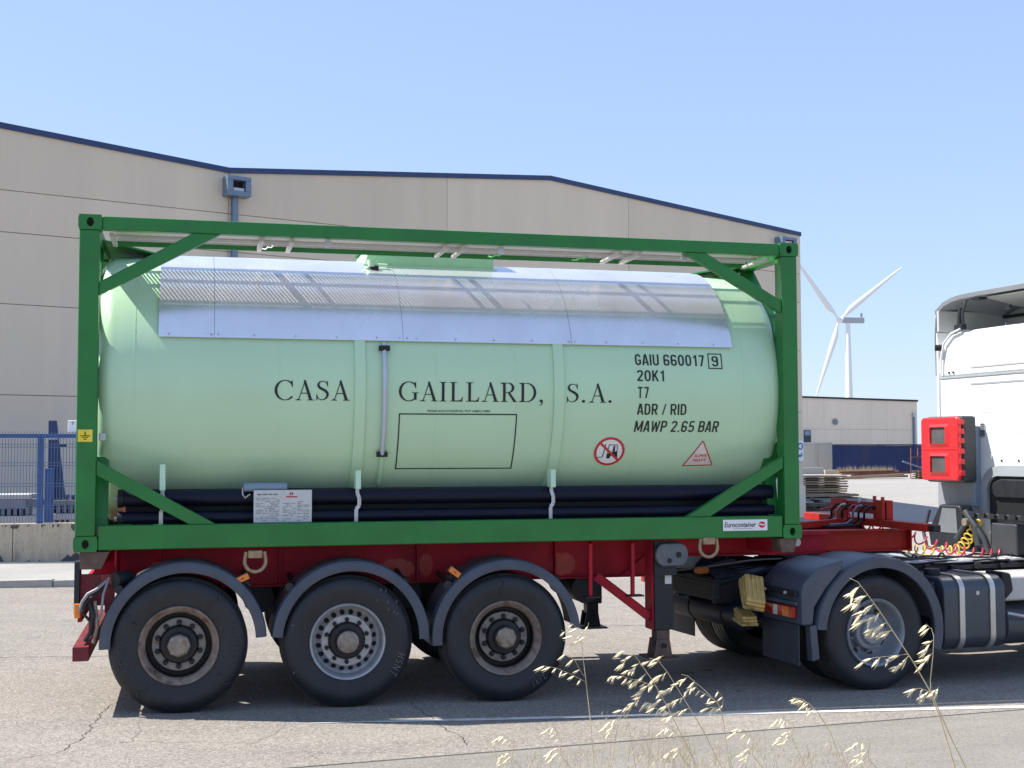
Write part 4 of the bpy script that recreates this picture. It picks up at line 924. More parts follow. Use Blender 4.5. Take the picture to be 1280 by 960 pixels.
def make_wheel(parent, c, s, style, text=None, R=.525):
    """one steel wheel with tyre; outer face at y=c.y, s=+1 near side (outer face toward -y), -1 far side"""
    c = Vector(c); deep = .115
    if style == 'rust':
        rp = [(.306, .03), (.306, .008), (.299, .0), (.290, .002), (.282, .014), (.268, .026), (.256, .040), (.250, .06), (.248, deep+.05), (.210, deep+.05), (.207, deep), (.202, deep-.006), (.10, deep-.006), (.0005, deep-.006)]
        m, mh = RIMR, HUBD
    elif style == 'silver':
        rp = [(.304, .03), (.304, .008), (.297, .0), (.286, .004), (.278, .02), (.270, .06), (.266, .12), (.245, .135), (.205, .098), (.20, .092), (.10, .092), (.0005, .092)]
        deep = .098; m, mh = RIMS, HUBD
    else: # drive axle, dished inward
        rp = [(.300, .03), (.300, .006), (.292, -.004), (.280, .002), (.268, .020), (.258, .06), (.248, .11), (.225, .15), (.20, .165), (.0005, .165)]
        deep = .165; m, mh = RIMG, RIMG
    wl = MB().lathe(rp, c, 'y', n=56, sign=s).build('wheel', m, parent, ang=45)
    tp = tyre_mesh(R=R); k0 = next(i for i, q in enumerate(tp) if q[0] >= R-.0135); k1 = len(tp)-1-next(i for i, q in enumerate(reversed(tp)) if q[0] >= R-.0035)
    MB().lathe(tp[:k0+1], c, 'y', n=88, sign=s).lathe(tp[k1:], c, 'y', n=88, sign=s).build('tyre', TYRE, wl, ang=50)
    MB().lathe(tp[k0:k1+1], c, 'y', n=88, sign=s).build('tread', TREAD, wl, ang=50)
    Yf = lambda t: c.y+t*s
    if style == 'rust':
        MB().lathe([(.2475, .070), (.2465, deep+.048), (.2105, deep+.046), (.2085, deep+.004)], c, 'y', n=56, sign=s).build('rim_recess_shade', HUBD, wl, ang=60)  # dark ring paints the shade into the rim recess
        MB().lathe([(.201, deep-.0075), (.150, deep-.0075)], c, 'y', n=48, sign=s).build('disc_face', RIMD, wl)
    if style != 'drive':
        hr = .145
        MB().lathe([(hr+.005, deep-.006), (hr, deep-.03), (hr-.012, deep-.045), (.098, deep-.05), (.094, deep-.10), (.0005, deep-.10)], c, 'y', n=40, sign=s).build('hub', mh, wl)
        hc = MB(); n = 8 if style == 'rust' else 24
        hc.lathe([(.088, deep-.098), (.086, deep-.118), (.072, deep-.126), (.0005, deep-.126)], c, 'y', n=n, sign=s); hc.build('hub_cap', HUBC, wl, ang=30)
        nr, dn = .168, deep-.008
        if style == 'silver':
            for k in range(20):
                mb = MB()
                a = 2*pi*(k+.5)/20; p = c+Vector((.226*cos(a), 0, .226*sin(a))); d = Vector((cos(a), 0, sin(a)))
                nn = 12; tn = Vector((-sin(a), 0, cos(a)))
                pts = [(p+d*.020*cos(2*pi*q/nn)+tn*.021*sin(2*pi*q/nn)) for q in range(nn)]
                pts = [Vector((v.x, Yf(.096+(.135-.098)*((Vector((v.x-c.x, v.z-c.z)).length-.205)/.04)), v.z)) for v in pts]
                mb.add(pts, [tuple(range(nn))]); mb.build('vent_hole', BLK, wl, flat=True)
        nm = BLK if style == 'silver' else HUBD
    else:
        MB().lathe([(.160, .164), (.158, .10), (.15, .085), (.115, .08), (.108, .05), (.10, .042), (.0005, .042)], c, 'y', n=40, sign=s).build('hub', RIMG, wl)
        for k in range(8):
            a = 2*pi*k/8+.2; p = c+Vector((.212*cos(a), 0, .212*sin(a)))
            MB().lathe([(.0005, .1565), (.028, .1575)], (p.x, p.y, p.z), 'y', n=14, sign=s).build('vent_hole', BLK, wl, flat=True)
        nr, dn = .175, .163; nm = RIMG
    for k in range(10):
        a = 2*pi*k/10+.31; p = c+Vector((nr*cos(a), 0, nr*sin(a)))
        MB().lathe([(.023 if style == 'rust' else .018, dn), (.021 if style == 'rust' else .018, dn-.024), (.013, dn-.028), (.012, dn-.042), (.0005, dn-.043)], p, 'y', n=6, sign=s).build('wheel_nut', nm, wl, ang=20)
    if text:
        for body, r, am, h in text[0]:
            mb = MB(); polar_text(mb, body, r, am, h, -.0128, xs=1.15); mb.xf(lambda p: (c.x+p[0], c.y+p[1]*s, c.z+p[2])); mb.build('sidewall_lettering', TYRET, wl, flat=True)
        # raised scroll marks at the ends of the lettering blocks
        for a in text[1]:
            pts = [((.365+.12*t)*cos(a+.055*sin(6.3*t)), -.012, (.365+.12*t)*sin(a+.055*sin(6.3*t))) for t in [i/24 for i in range(25)]]
            mb = MB(); mb.tube(pts, .005, 5); mb.xf(lambda p: (c.x+p[0], c.y+p[1]*s, c.z+p[2])); mb.build('scroll_mark', TYRET, wl, flat=True)
    return wl
AX = [(.785, 'rust', ([('DATTIRE', .405, radians(193), .048), ('OHTEO', .405, radians(2), .048)], [radians(150), radians(232), radians(52), radians(-38)])),
      (2.088, 'silver', None), (3.385, 'rust', ([], [radians(150), radians(95)]))]
for x, style, txt in AX:
    z = gz(x)+.520
    wn = make_wheel(tl, (x, -.035, z), 1, style, txt)
    make_wheel(tl, (x, W_+.035, z), -1, style)
    MB().tube([(x, .12, z), (x, W_-.12, z)], .065, 16).build('axle', DARK, tl)
    for y in (.55, W_-.55):
        MB().prism([(x-.42, z+.20), (x-.34, .90), (x-.22, .90), (x-.10, z+.12), (x+.25, z+.10), (x+.25, z-.02), (x-.12, z-.02)], y-.04, y+.04).build('trailing_arm', DARK, tl, bevel=.01)
        MB().lathe([(.10, 0), (.13, .03), (.13, .14), (.11, .17), (.13, .2), (.12, .30)], (x+.20, y, z+.1), 'z', n=20).build('air_spring', BLK, tl)
    MB().lathe([(.20, 0), (.205, .02), (.205, .09), (.19, .1)], (x, .30, z), 'y', n=28).build('brake_drum', DARK, tl)
    if style == 'silver':
        mb = MB(); scribble(mb, 'HSN1', .415, radians(-14), .060, -.0125)
        for q in range(10):
            a = radians(random.choice([40, 50, 150, 160, 35, 200])+random.uniform(-8, 8)); r = random.uniform(.38, .5); mb.tube([(r*cos(a), -.011, r*sin(a)), ((r+.02)*cos(a+.02), -.012, (r+.02)*sin(a+.02))], .0016, 4)
        mb.xf(lambda p: (x+p[0], -.035+p[1], z+p[2])); mb.build('chalk_marks', CHALK, wn, flat=True)
    if x > 3:
        mb = MB(); scribble(mb, 'Z/V/', .43, radians(-44), .045, -.0125); mb.xf(lambda p: (x+p[0], -.035+p[1], z+p[2])); mb.build('chalk_marks', CHALK, wn, flat=True)
# mudguards
def mudguard(x, z, r, a0, a1, y0, y1, parent):
    """sheet with a drooping outer lip"""
    prof = [(r-.085, y0+.004), (r-.085, y0-.010), (r-.072, y0-.014), (r-.022, y0-.012), (r-.006, y0-.002), (r, y0+.03), (r+.004, y0+.09), (r, y0+.095), (r, y1), (r-.012, y1), (r-.012, y0+.10), (r-.016, y0+.03), (r-.03, y0+.006)]
    mb = MB().lathe([(p[0], p[1]) for p in prof], (x, 0, z), 'y', n=40, a0=a0, a1=a1, closed=True)
    return mb.build('mudguard', GUARD, parent, ang=40, bevel=0)
mg = [(.823, radians(3), radians(182)), (2.118, radians(-1), radians(176)), (3.395, radians(5), radians(185))]
for x, a0, a1 in mg:
    for sy in (1, -1):
        if sy > 0: mudguard(x, gz(x)+.535, .630, a0, a1, -.035, .42, tl)
        else:
            m = mudguard(x, gz(x)+.535, .630, a0, a1, W_-.42, W_+.03, tl)
    for dx, a in ((-.5, 2.45), (.47, .72)):
        px, pz = x+.60*cos(a), gz(x)+.535+.60*sin(a)
        mb = MB(); mb.tube([(px, .05, pz+.02), (px+.02, .69, pz+.08)], .022, 10); mb.tube([(px-.03, -.005, pz+.045), (px+.0, .12, pz+.05)], .035, 10)
        mb.build('mudguard_stay', DARK, tl)
# amber markers
for x, z, a in ((1.262, 1.045, .42), (2.96, 1.052, -.65)):
    o = MB(); o.box(-.052, .052, -.02, .03, -.024, .024); o.xf(lambda p: (x+p[0]*cos(a)-p[2]*sin(a), p[1]+.0, z+p[0]*sin(a)+p[2]*cos(a)))
    ml = o.build('marker_lamp', AMBER, tl, bevel=.008)
    o = MB(); o.box(-.058, .058, .031, .05, -.03, .03); o.tube([(0, .04, -.02), (.03, .06, -.08)], .02, 8); o.xf(lambda p: (x+p[0]*cos(a)-p[2]*sin(a), p[1], z+p[0]*sin(a)+p[2]*cos(a))); o.build('lamp_bracket', DARK, ml)
    o = MB(); o.box(-.012, .012, -.0215, -.0195, -.006, .006); o.xf(lambda p: (x+p[0]*cos(a)-p[2]*sin(a), p[1], z+p[0]*sin(a)+p[2]*cos(a))); o.build('lamp_reflector', LRED, ml)
# lashing rings
def dring(x, z, y=.02):
    mb = MB(); pts = [(x-.070, y, z+.05)]+[(x+.082*cos(radians(q)), y, z-.025+.082*sin(radians(q))) for q in range(170, 371, 20)]+[(x+.070, y, z+.05)]
    P = []
    for i in range(len(pts)-1):
        for t in (0, .5): P.append(tuple(pts[i][k]*(1-t)+pts[i+1][k]*t for k in range(3)))
    P.append(pts[-1]); mb.tube(P, .015, 10); r = mb.build('lashing_ring', RINGM, tl)
    MB().box(x-.055, x+.055, y-.022, y+.05, z+.0, z+.06).build('ring_bracket', RINGM, r, bevel=.008)
dring(1.36, 1.20); dring(5.19, 1.235, .01)
# twist-lock bolsters (brown worn corners)
for x0, x1 in ((.04, .20), (5.86, 6.03)):
    for y0, y1 in ((.02, .20), (W_-.20, W_-.02)):
        MB().prism([(x0, 1.273), (x1, 1.273), (x1-.03, 1.15), (x0+.02, 1.15)] if x0 > 1 else [(x0, 1.273), (x1+.06, 1.273), (x1, 1.14), (x0, 1.14)], y0, y1).build('twist_lock', RUSTP, tl, bevel=.006)
    MB().box(x0+.02, x1-.02, .205, W_-.205, 1.13, 1.265).build('bolster', RED, tl)
MB().tube([(6.07, .10, 1.23), (6.07, .16, 1.23)], .035, 12).build('lock_knob', BEAMW, tl)
# rear end: posts, lights, underrun, cables
for sy in (1, -1):
    Y = lambda y: y if sy > 0 else W_-y
    def bx(x0, x1, y0, y1, z0, z1): a, b = sorted((Y(y0), Y(y1))); return MB().box(x0, x1, a, b, z0, z1)
    bx(.005, .045, .02, .20, .80, 1.20).build('rear_post', DARK, tl, bevel=.005)
    bx(.046, .30, .06, .10, .86, 1.10).build('rear_side_plate', REDD, tl, bevel=.004)
    bx(.20, .34, .02, .055, 1.02, 1.10).build('rear_bracket', REDD, tl, bevel=.004)
    bx(.01, .055, -.01, .06, .775, .885).build('rear_marker_lamp', AMBER, tl, bevel=.008)
    bx(.10, .16, .24, .30, .55, .95).build('underrun_post', REDD, tl, bevel=.004)
MB().box(.0, .12, .02, W_-.02, .445, .555).build('underrun_bar', REDD, tl, bevel=.006)
MB().prism([(.0, .47), (.10, .45), (.20, .62), (.16, .66)], .10, .13).build('underrun_stay', REDD, tl, bevel=.004)
MB().box(.02, .05, .2, W_-.2, .72, 1.0).build('rear_panel', RED, tl)
for pts, r, m in (([(.30, .05, 1.06), (.20, .0, .98), (.10, -.02, .90), (.07, -.02, .82), (.12, .0, .76), (.19, .02, .74)], .012, BLK), ([(.26, .03, 1.08), (.22, -.01, .95), (.21, -.02, .82), (.19, 0, .76)], .010, BEAMG),
                  ([(.24, .02, 1.05), (.17, -.02, .99), (.11, -.03, .96), (.07, -.02, .90), (.05, 0, .83)], .013, BEAMG), ([(.10, .02, .92), (.15, -.01, .80), (.13, .01, .66), (.09, .04, .60)], .018, DARK), ([(.16, .02, .9), (.18, 0, .7), (.15, .05, .58)], .014, HUBC)):
    MB().tube(pts, r, 8).build('rear_cable', m, tl)
MB().tube([(.30, .0, 1.06), (.40, .12, 1.07)], .055, 14).build('rear_valve', BLK, tl)
# landing legs
def landing(s):
    RUSTP = globals()['RUSTP'] if s > 0 else DARK
    Y = (lambda y: y) if s > 0 else (lambda y: W_-y)
    def bx(x0, x1, y0, y1, z0, z1): a, b = sorted((Y(y0), Y(y1))); return MB().box(x0, x1, a, b, z0, z1)
    lg = bx(4.742, 4.915, .14, .31, .50, 1.25).build('landing_leg', DARK, tl, bevel=.008)
    bx(4.727, 4.741, .16, .34, .50, 1.26).build('leg_flange', RED, lg)
    bx(4.73, 4.93, .10, .139, .97, 1.262).build('leg_head_plate', DARK, lg)
    bx(4.765, 4.885, .155, .285, .40, .519).build('inner_tube', HUBC if False else RUSTP, lg, bevel=.005)
    a, b = sorted((Y(.045), Y(.099)))
    n = 28; pts = []
    for k in range(n):
        q = 2*pi*k/n; r = .105; pts.append((4.865+.035*cos(q)+(.075 if cos(q) > 0 else -.06)+r*.45*cos(q), 1.15+.10*sin(q)))
    gb = MB().prism(pts, a, b).build('gearbox', BLUEG if False else M('grey_gearbox', (.11, .125, .14), .45, .3, var=.2, vs=10), lg, bevel=.015)
    yf = Y(.042)
    MB().lathe([(.0005, 0), (.026, 0), (.028, .012)], (4.93, yf, 1.15), 'y', n=16, sign=1 if s > 0 else -1).build('crank_socket', BLK, gb)
    MB().lathe([(.0005, 0), (.022, 0), (.024, .012)], (4.845, yf, 1.10), 'y', n=16, sign=1 if s > 0 else -1).build('crank_socket', BLK, gb)
    bx(4.835, 4.895, .132, .1395, .895, .995).build('leg_label', GREYV, lg)
    MB().prism([(4.755, .42), (4.875, .42), (4.90, .27), (4.73, .27)], *sorted((Y(.13), Y(.15)))).build('foot_cheek', RUSTP, lg, bevel=.004)
    MB().prism([(4.755, .42), (4.875, .42), (4.90, .27), (4.73, .27)], *sorted((Y(.29), Y(.31)))).build('foot_cheek', RUSTP, lg, bevel=.004)
    bx(4.68, 4.95, .06, .38, .255, .269).build('foot_plate', RUSTP, lg)
    MB().tube([(4.82, Y(.11), .37), (4.82, Y(.33), .37)], .022, 10).build('foot_pin', BLK, lg)
    MB().beam((4.30, Y(.40), .95), (4.735, Y(.24), .60), .05, .075).build('leg_brace', RED, tl)
landing(1); landing(-1)
MB().tube([(4.92, .3, 1.12), (4.92, W_-.3, 1.12)], .02, 8).build('cross_shaft', DARK, tl)
# side hooks
for x in (4.165, 4.545):
    MB().box(x-.014, x+.014, .13, .165, .81, 1.25).build('side_hanger', RED, tl)
    MB().box(x-.05, x+.09, .10, .20, .796, .8085).build('hanger_foot', DARK, tl)
# front: bolster across the neck, coupling panel, hoses
MB().box(7.30, 7.42, .03, W_-.03, 1.305, 1.375).build('front_bolster', RED2, tl, bevel=.006)
MB().box(7.325, 7.40, -.06, .028, 1.31, 1.37).build('bolster_lock', BLK, tl, bevel=.008)
for y0, y1 in ((.78, 1.0), (1.55, 1.85)): MB().box(7.33, 7.352, y0, y1, 1.3755, 1.55).build('coupling_panel', RED2, tl, bevel=.004)
MB().box(7.353, 7.375, .80, 1.83, 1.42, 1.535).build('coupling_rail', RED2, tl, bevel=.004)
MB().box(7.30, 7.42, .78, .90, 1.3755, 1.56).build('coupling_bracket', RED2, tl, bevel=.004)
random.seed(9)
for i in range(7):
    y = .95+.11*i; m = [BLK, BLK, BLUEG, HOSER, BLK, GALV, BLK][i]
    MB().tube([(7.31, y, 1.50), (7.27, y+.02, 1.49), (7.24, y+.06, 1.43), (7.26, y+.1, 1.36), (7.2, y+.14, 1.31), (6.9, y+.16, 1.30)], .012, 8).build('air_line', m, tl)
    MB().tube([(7.378, y, 1.48), (7.30, y, 1.48)], .018, 10).build('coupling', [BLK, GALV, BLUEG, HOSER][i % 4], tl)
for y, z in ((1.3, 1.55), (1.0, 1.575), (.85, 1.57)): MB().tube([(7.35, y, z-.03), (7.35, y, z+.022)], .018, 10).build('dummy_coupling', BEAMW if y == 1.3 else HOSER, tl)
for y0, y1 in ((.85, 1.6),):
    MB().box(6.1, 7.29, .84, 1.59, 1.13, 1.14).build('neck_deck', RED, tl)
    MB().beam((6.15, .95, 1.30), (7.28, 1.45, 1.33), .05, .06).build('neck_rail', RED2, tl)
MB().tube([(6.9, 1.22, 1.07), (6.9, 1.22, .98)], .05, 16).build('kingpin', HUBD, tl)
MB().box(6.2, 7.5, .70, 1.74, 1.062, 1.0735).build('coupler_plate', DARK, tl)
# brake reservoirs and tanks in the shade of the chassis
for x, y in ((4.35, 1.2), (1.45, 1.22), (2.72, 1.22)):
    MB().tube([(x-.02, y-.4, .80), (x-.02, y+.4, .80)], .13, 20).build('air_reservoir', DARK, tl)

# ================================================================ TRACTOR UNIT (local frame: x forward, y to the left, z up)
HT = radians(6.0)
to = thing('tractor_unit', (6.53, -.12, -.056), 'white cab tractor unit with dark grey mudguards coupled under the trailer neck', 'truck', rz=HT); ORG.pop(to.name, None)
AXA = .19   # drive axle position
for s, y in ((1, 0.0), (-1, 2.5)):
    wn = make_wheel(to, (AXA, y, .497), s, 'drive', R=.50)
    wi = MB().lathe(tyre_mesh(R=.50, W=.29), (AXA, y+.335*s, .497), 'y', n=64, sign=s).build('inner_tyre', TYRE, wn, ang=50)
MB().tube([(AXA, .6, .52), (AXA, 1.9, .52)], .11, 16).build('drive_axle', DARK, to)
MB().tube([(AXA, 1.0, .52), (AXA, 1.5, .52)], .22, 20).build('differential', DARK, to)
for y in (.86, 1.58):
    MB().box(-.93, 5.3, y, y+.07, .70, .96).build('frame_rail', DARK, to, bevel=.006)
    MB().prism([(-.99, .86), (-.3, .99), (-.3, 1.03), (-.99, .90)], y-.04, y+.11).build('coupling_ramp', DARKB, to, bevel=.005)
# rear cross member with bolt holes
cm = MB().box(-1.0, -.93, .78, 1.72, .745, .905).build('rear_cross_member', DARK, to, bevel=.006)
mb = MB()
for i in range(6):
    for z in (.79, .86): mb.lathe([(.0005, -.0015), (.016, -.0015)], (-1.0, .85+.155*i, z), 'x', n=10)
mb.build('bolt_holes', BLK, cm, flat=True)
MB().box(-.999, -.80, .78, 1.72, .906, .925).build('cross_member_flange', DARK, to, bevel=.004)
MB().box(-.9, -.2, 1.0, 1.52, .76, .80).build('frame_plate', DARK, to)
for i in range(4): MB().beam((-.85, .95+.16*i, .945), (-.1, 1.0+.16*i, 1.0), .05, .03).build('guide_rib', DARKB, to)
# fifth wheel
mb = MB(); mb.box(.0, .9, .75, 1.75, 1.015, 1.045); mb.prism([(-.35, .94), (.0, 1.015), (.0, 1.045), (-.36, .97)], .80, 1.10).prism([(-.35, .94), (.0, 1.015), (.0, 1.045), (-.36, .97)], 1.40, 1.70); mb.build('fifth_wheel', HUBD, to, bevel=.01)
for y in (.8, 1.62): MB().prism([(.2, .962), (.75, .962), (.62, 1.014), (.32, 1.014)], y, y+.08).build('fifth_wheel_bracket', DARK, to)
# hoses, wires and lamp at the frame end
MB().box(-.95, -.83, 1.15, 1.24, .945, 1.005).build('work_lamp', AMBER, to, bevel=.01)
MB().tube([(-1.0, 1.5, .95), (-.9, 1.2, 1.0), (-.5, .95, 1.08), (-.2, .9, 1.09)], .008, 6).build('cable', GALV, to)
MB().tube([(-1.02, 1.66, .93), (-.97, 1.62, 1.06), (-.93, 1.6, 1.15), (-.88, 1.55, 1.04)], .018, 8).build('air_hose', BLK, to)
MB().tube([(-1.02, 1.70, 1.0), (-1.02, 1.70, 1.06)], .05, 12).build('hose_coupling', BEAMW, to)
fl = MB().box(-.93, -.88, 1.95, 2.42, .76, .90).build('far_tail_lamp', LRED, to, bevel=.01)
MB().box(-.945, -.931, 2.0, 2.16, .78, .88).build('lamp_segment', LWHT, fl)
MB().add([(-.86, 1.95, .36), (-.86, 2.42, .36), (-.82, 2.42, .76), (-.82, 1.95, .76), (-.85, 1.95, .36), (-.85, 2.42, .36), (-.81, 2.42, .76), (-.81, 1.95, .76)], [(0, 1, 2, 3), (4, 5, 6, 7), (0, 1, 5, 4), (2, 3, 7, 6), (0, 3, 7, 4), (1, 2, 6, 5)]).build('far_mudflap', GALV, to)
# air tanks under the frame end
for x, y0, y1, z, r in ((-.72, .62, 1.95, .60, .125), (-.42, .62, 1.95, .58, .125)):
    t_ = MB().tube([(x, y0, z), (x, y0+.04, z), (x, y1-.04, z), (x, y1, z)], [r*.7, r, r, r*.7], 24).build('air_tank', DARKB, to)
    for y in (y0+.3, y1-.4): MB().tube([(x, y, z), (x, y+.03, z)], r+.006, 24).build('tank_band', DARK, t_)
# rear mudguard (near), then a mirrored far one
def guard(sgn):
    Y = (lambda y: y) if sgn > 0 else (lambda y: 2.5-y)
    r = .655; cz = .515
    a0, a1 = radians(-18), radians(176)
    prof = [(r-.105, -.035), (r-.10, -.05), (r-.02, -.052), (r-.004, -.035), (r, .02), (r+.006, .10), (r+.006, .52), (r, .60), (r-.012, .60), (r-.014, .04), (r-.03, -.02)]
    mb = MB(); n = 40
    ring = []
    for i in range(n+1):
        a = a0+(a1-a0)*i/n
        for pr, py in prof: ring.append((AXA+.02+pr*cos(a)*1.02, Y(py), cz+pr*sin(a)))
    P = len(prof); fs = []
    for i in range(n):
        for k in range(P): fs.append((i*P+k, i*P+(k+1) % P, (i+1)*P+(k+1) % P, (i+1)*P+k))
    fs += [tuple(range(P)), tuple(n*P+k for k in range(P-1, -1, -1))]
    mb.add(ring, fs); g = mb.build('rear_mudguard', GUARD, to, ang=40)
    # rear part: flat shoulder running down behind the wheel
    xb = -.60; a, b = sorted((Y(-.045), Y(.60)))
    MB().prism([(-.36, .90), (-.20, 1.06), (-.16, 1.150), (-.44, 1.085), (-.57, .965), (xb, .89), (xb, .60), (-.49, .60), (-.47, .75)], *sorted((Y(-.0505), Y(.60)))).build('guard_shoulder', GUARD, g, bevel=.02)
    MB().prism([(-.52, .597), (-.452, .60), (-.425, .31), (-.50, .29)], *sorted((Y(-.048), Y(.04)))).build('guard_side', GUARD, g, bevel=.01)
    MB().box(-.635, -.6005, *sorted((Y(.0), Y(.585))), .765, .80).build('guard_rail', GUARD, g, bevel=.008)
    MB().box(-.64, -.6005, *sorted((Y(.0), Y(.585))), .845, .895).build('guard_ledge', DARK, g, bevel=.008)
    for y in (.14, .47): MB().tube([(-.655, Y(y), .868), (-.64, Y(y), .868)], .014, 10).build('bolt', BEAMW, g)
    fp = MB().box(-.598, -.584, *sorted((Y(.015), Y(.60))), .255, .60).build('mudflap', FLAP, g, bevel=.003)
    tlm = MB().box(-.640, -.6005, *sorted((Y(.03), Y(.50))), .655, .755).build('tail_lamp', LRED, g, bevel=.012)
    for y0, y1, m in ((.035, .085, LRED), (.09, .20, LAMB), (.21, .27, LRED), (.275, .345, LWHT), (.35, .48, LRED)):
        MB().box(-.6465, -.641, *sorted((Y(y0), Y(y1))), .662, .748).build('lamp_segment', m, tlm, bevel=.002)
    return g
guard(1); guard(-1)
# fuel tank with straps and cap, second tank ahead of it
def rrect(y0, y1, z0, z1, r, n=6):
    pts = []
    for cx, cz, a in ((y1-r, z1-r, 0), (y0+r, z1-r, 90), (y0+r, z0+r, 180), (y1-r, z0+r, 270)):
        for i in range(n+1): q = radians(a+90*i/n); pts.append((cx+r*cos(q), cz+r*sin(q)))
    return pts
for s in (1, -1):
    Y = (lambda y: y) if s > 0 else (lambda y: 2.5-y)
    pp = rrect(0.02, .66, .29, .95, .13); pp = [(Y(a), b) for a, b in pp]
    ft = MB().prism(pp, .93, 1.62, 'x').build('fuel_tank', TANKA, to, bevel=.02, seg=3)
    for x in (1.12, 1.46):
        o = [(Y(a), b) for a, b in rrect(.006, .674, .276, .964, .14)]; i_ = [(Y(a), b) for a, b in rrect(.0185, .6615, .2885, .9515, .1315)]; n = len(o)
        MB().add([(x-.028, *p) for p in o]+[(x+.028, *p) for p in o]+[(x-.028, *p) for p in i_]+[(x+.028, *p) for p in i_],
                 [(k, (k+1) % n, n+(k+1) % n, n+k) for k in range(n)]+[(k, (k+1) % n, 2*n+(k+1) % n, 2*n+k) for k in range(n)]+[(n+k, n+(k+1) % n, 3*n+(k+1) % n, 3*n+k) for k in range(n)]).build('strap', STRAP, ft)
    MB().tube([(1.02, Y(.30), .953), (1.02, Y(.30), 1.005)], .075, 20).build('fuel_cap', BLK, ft)
    MB().tube([(1.30, Y(.015), .80), (1.30, Y(.03), .80)], .02, 10).build('sender', GALV, ft)
    MB().box(.86, .929, *sorted((Y(.10), Y(.64))), .36, .90).build('tank_end', DARKB, ft, bevel=.05, seg=3)
    MB().tube([(1.66, Y(.28), .48), (1.70, Y(.28), .48), (2.5, Y(.28), .48), (2.54, Y(.28), .48)], [.15, .2, .2, .15], 28).build('silencer', TANKA, to)
    MB().box(1.66, 2.6, *sorted((Y(.08), Y(.64))), .70, .93).build('step_box', GALVP, to, bevel=.03)
    MB().tube([(1.64, Y(.03), .60), (1.9, Y(.0), .55), (2.5, Y(.0), .56)], .016, 8).build('guard_tube', STRAP, to)
    MB().prism([(1.62, .98), (1.72, .96), (1.75, .80), (1.66, .72), (1.625, .80)], *sorted((Y(.06), Y(.3)))).build('filler_shroud', BLK, to, bevel=.02)
# catwalk plate and the clutter on it
cw = MB().box(.62, 2.58, .70, 1.80, 1.012, 1.027).build('catwalk', ALU, to)
random.seed(21)
for i in range(11): MB().box(.70+.17*i, .73+.17*i, .72, 1.78, 1.0275, 1.034).build('tread_bar', ALU, cw)
MB().box(.82, 2.58, .665, .698, .95, .985).build('catwalk_edge', DARK, to)
for i in range(6): MB().box(.9+.30*i, .96+.30*i, .62, .664, .95, .995+.015*(i % 2)).build('clip_block', BLK, to, bevel=.008)
for k, (y, z) in enumerate(((.695, 1.035), (.80, 1.06), (1.02, 1.055))):
    pts = [(.75+.2*i, y+.05*sin(1.7*i+k), z-.012+.012*sin(2.3*i+k*2)) for i in range(11)]
    MB().tube(pts, .010 if k < 3 else .014, 8).build('air_line', [BLK, DARK, BLK, GALV, BLK][k], to)
for i in range(4):
    x = .80+.42*i; MB().tube([(x, .75+.12*(i % 3), 1.03), (x+.03, .75+.12*(i % 3), 1.08), (x+.10, .80+.12*(i % 3), 1.07), (x+.13, .8+.12*(i % 3), 1.03)], .010, 8).build('hose_loop', DARK, to)
# coiled suzi hoses
def coil(pts, r, turns, rt, mat, name):
    P = [Vector(p) for p in pts]
    def at(t):
        f = t*(len(P)-1); i = min(int(f), len(P)-2); u = f-i; p0 = P[max(i-1, 0)]; p1 = P[i]; p2 = P[i+1]; p3 = P[min(i+2, len(P)-1)]
        return .5*((2*p1)+(p2-p0)*u+(2*p0-5*p1+4*p2-p3)*u*u+(3*p1-p0-3*p2+p3)*u**3)
    N = turns*14; out = []
    for i in range(N+1):
        t = i/N; c = at(t); d = (at(min(1, t+.01))-at(max(0, t-.01))).normalized(); a = d.cross(Vector((0, 0, 1))).normalized(); b = a.cross(d)
        q = 2*pi*turns*t; e = min(1, min(t, 1-t)*14); out.append(c+(a*cos(q)+b*sin(q))*r*e)
    return MB().tube(out, rt, 7).build(name, mat, to)
coil([(.95, 1.40, 1.36), (1.30, 1.30, 1.32), (1.75, 1.2, 1.15), (2.15, 1.12, 1.06), (2.45, .95, 1.05), (2.60, .70, 1.10), (2.62, .4, 1.16)], .052, 24, .0085, HOSER, 'red_air_hose')
coil([(1.0, 1.50, 1.20), (1.4, 1.40, 1.12), (1.75, 1.38, 1.08), (2.15, 1.35, 1.07), (2.40, 1.42, 1.22), (2.60, 1.52, 1.36)], .052, 20, .0085, HOSEY, 'yellow_air_hose')
MB().tube([(.85, 1.3, 1.38), (.95, 1.35, 1.36), (1.15, 1.3, 1.24), (1.3, 1.25, 1.12), (1.5, 1.15, 1.0)], .011, 8).build('cable', BLK, to)
MB().tube([(.80, 1.75, 1.50), (.95, 1.72, 1.52), (1.08, 1.68, 1.46), (1.10, 1.6, 1.36)], .011, 8).build('red_air_hose', HOSER, to)
# ---------------------------------------------------------------- cab
AB = 2.70
y0, y1, z0, zt = .05, 2.22, 1.0, 3.47
pts = [(y0, z0), (y1, z0), (y1, 3.05)]
for i in range(1, 9): q = radians(90*i/8); pts.append((y1-.30*(1-cos(q)), 3.05+.36*sin(q)))
for i in range(0, 9): q = radians(90*i/8); pts.append((y0+.30*(1-sin(q)), 3.05+.36*cos(q)))
# shell as ring + back wall with an opening for the engine tunnel
cb = MB().prism(pts, AB+.02, 4.9, 'x').build('cab', CABW, to, bevel=.06, seg=3)
# back wall panels (proud of the shell)
MB().prism([(.80, 2.92), (y1-.03, 2.92), (y1-.03, 3.06)]+[(y1-.03-.27*(1-cos(radians(15*i))), 3.06+.32*sin(radians(15*i))) for i in range(1, 7)]+[(.40, 3.38), (.08, 3.30), (.08, 2.92)], AB-.02, AB+.019, 'x').build('upper_back_panel', CABW, cb, bevel=.012)
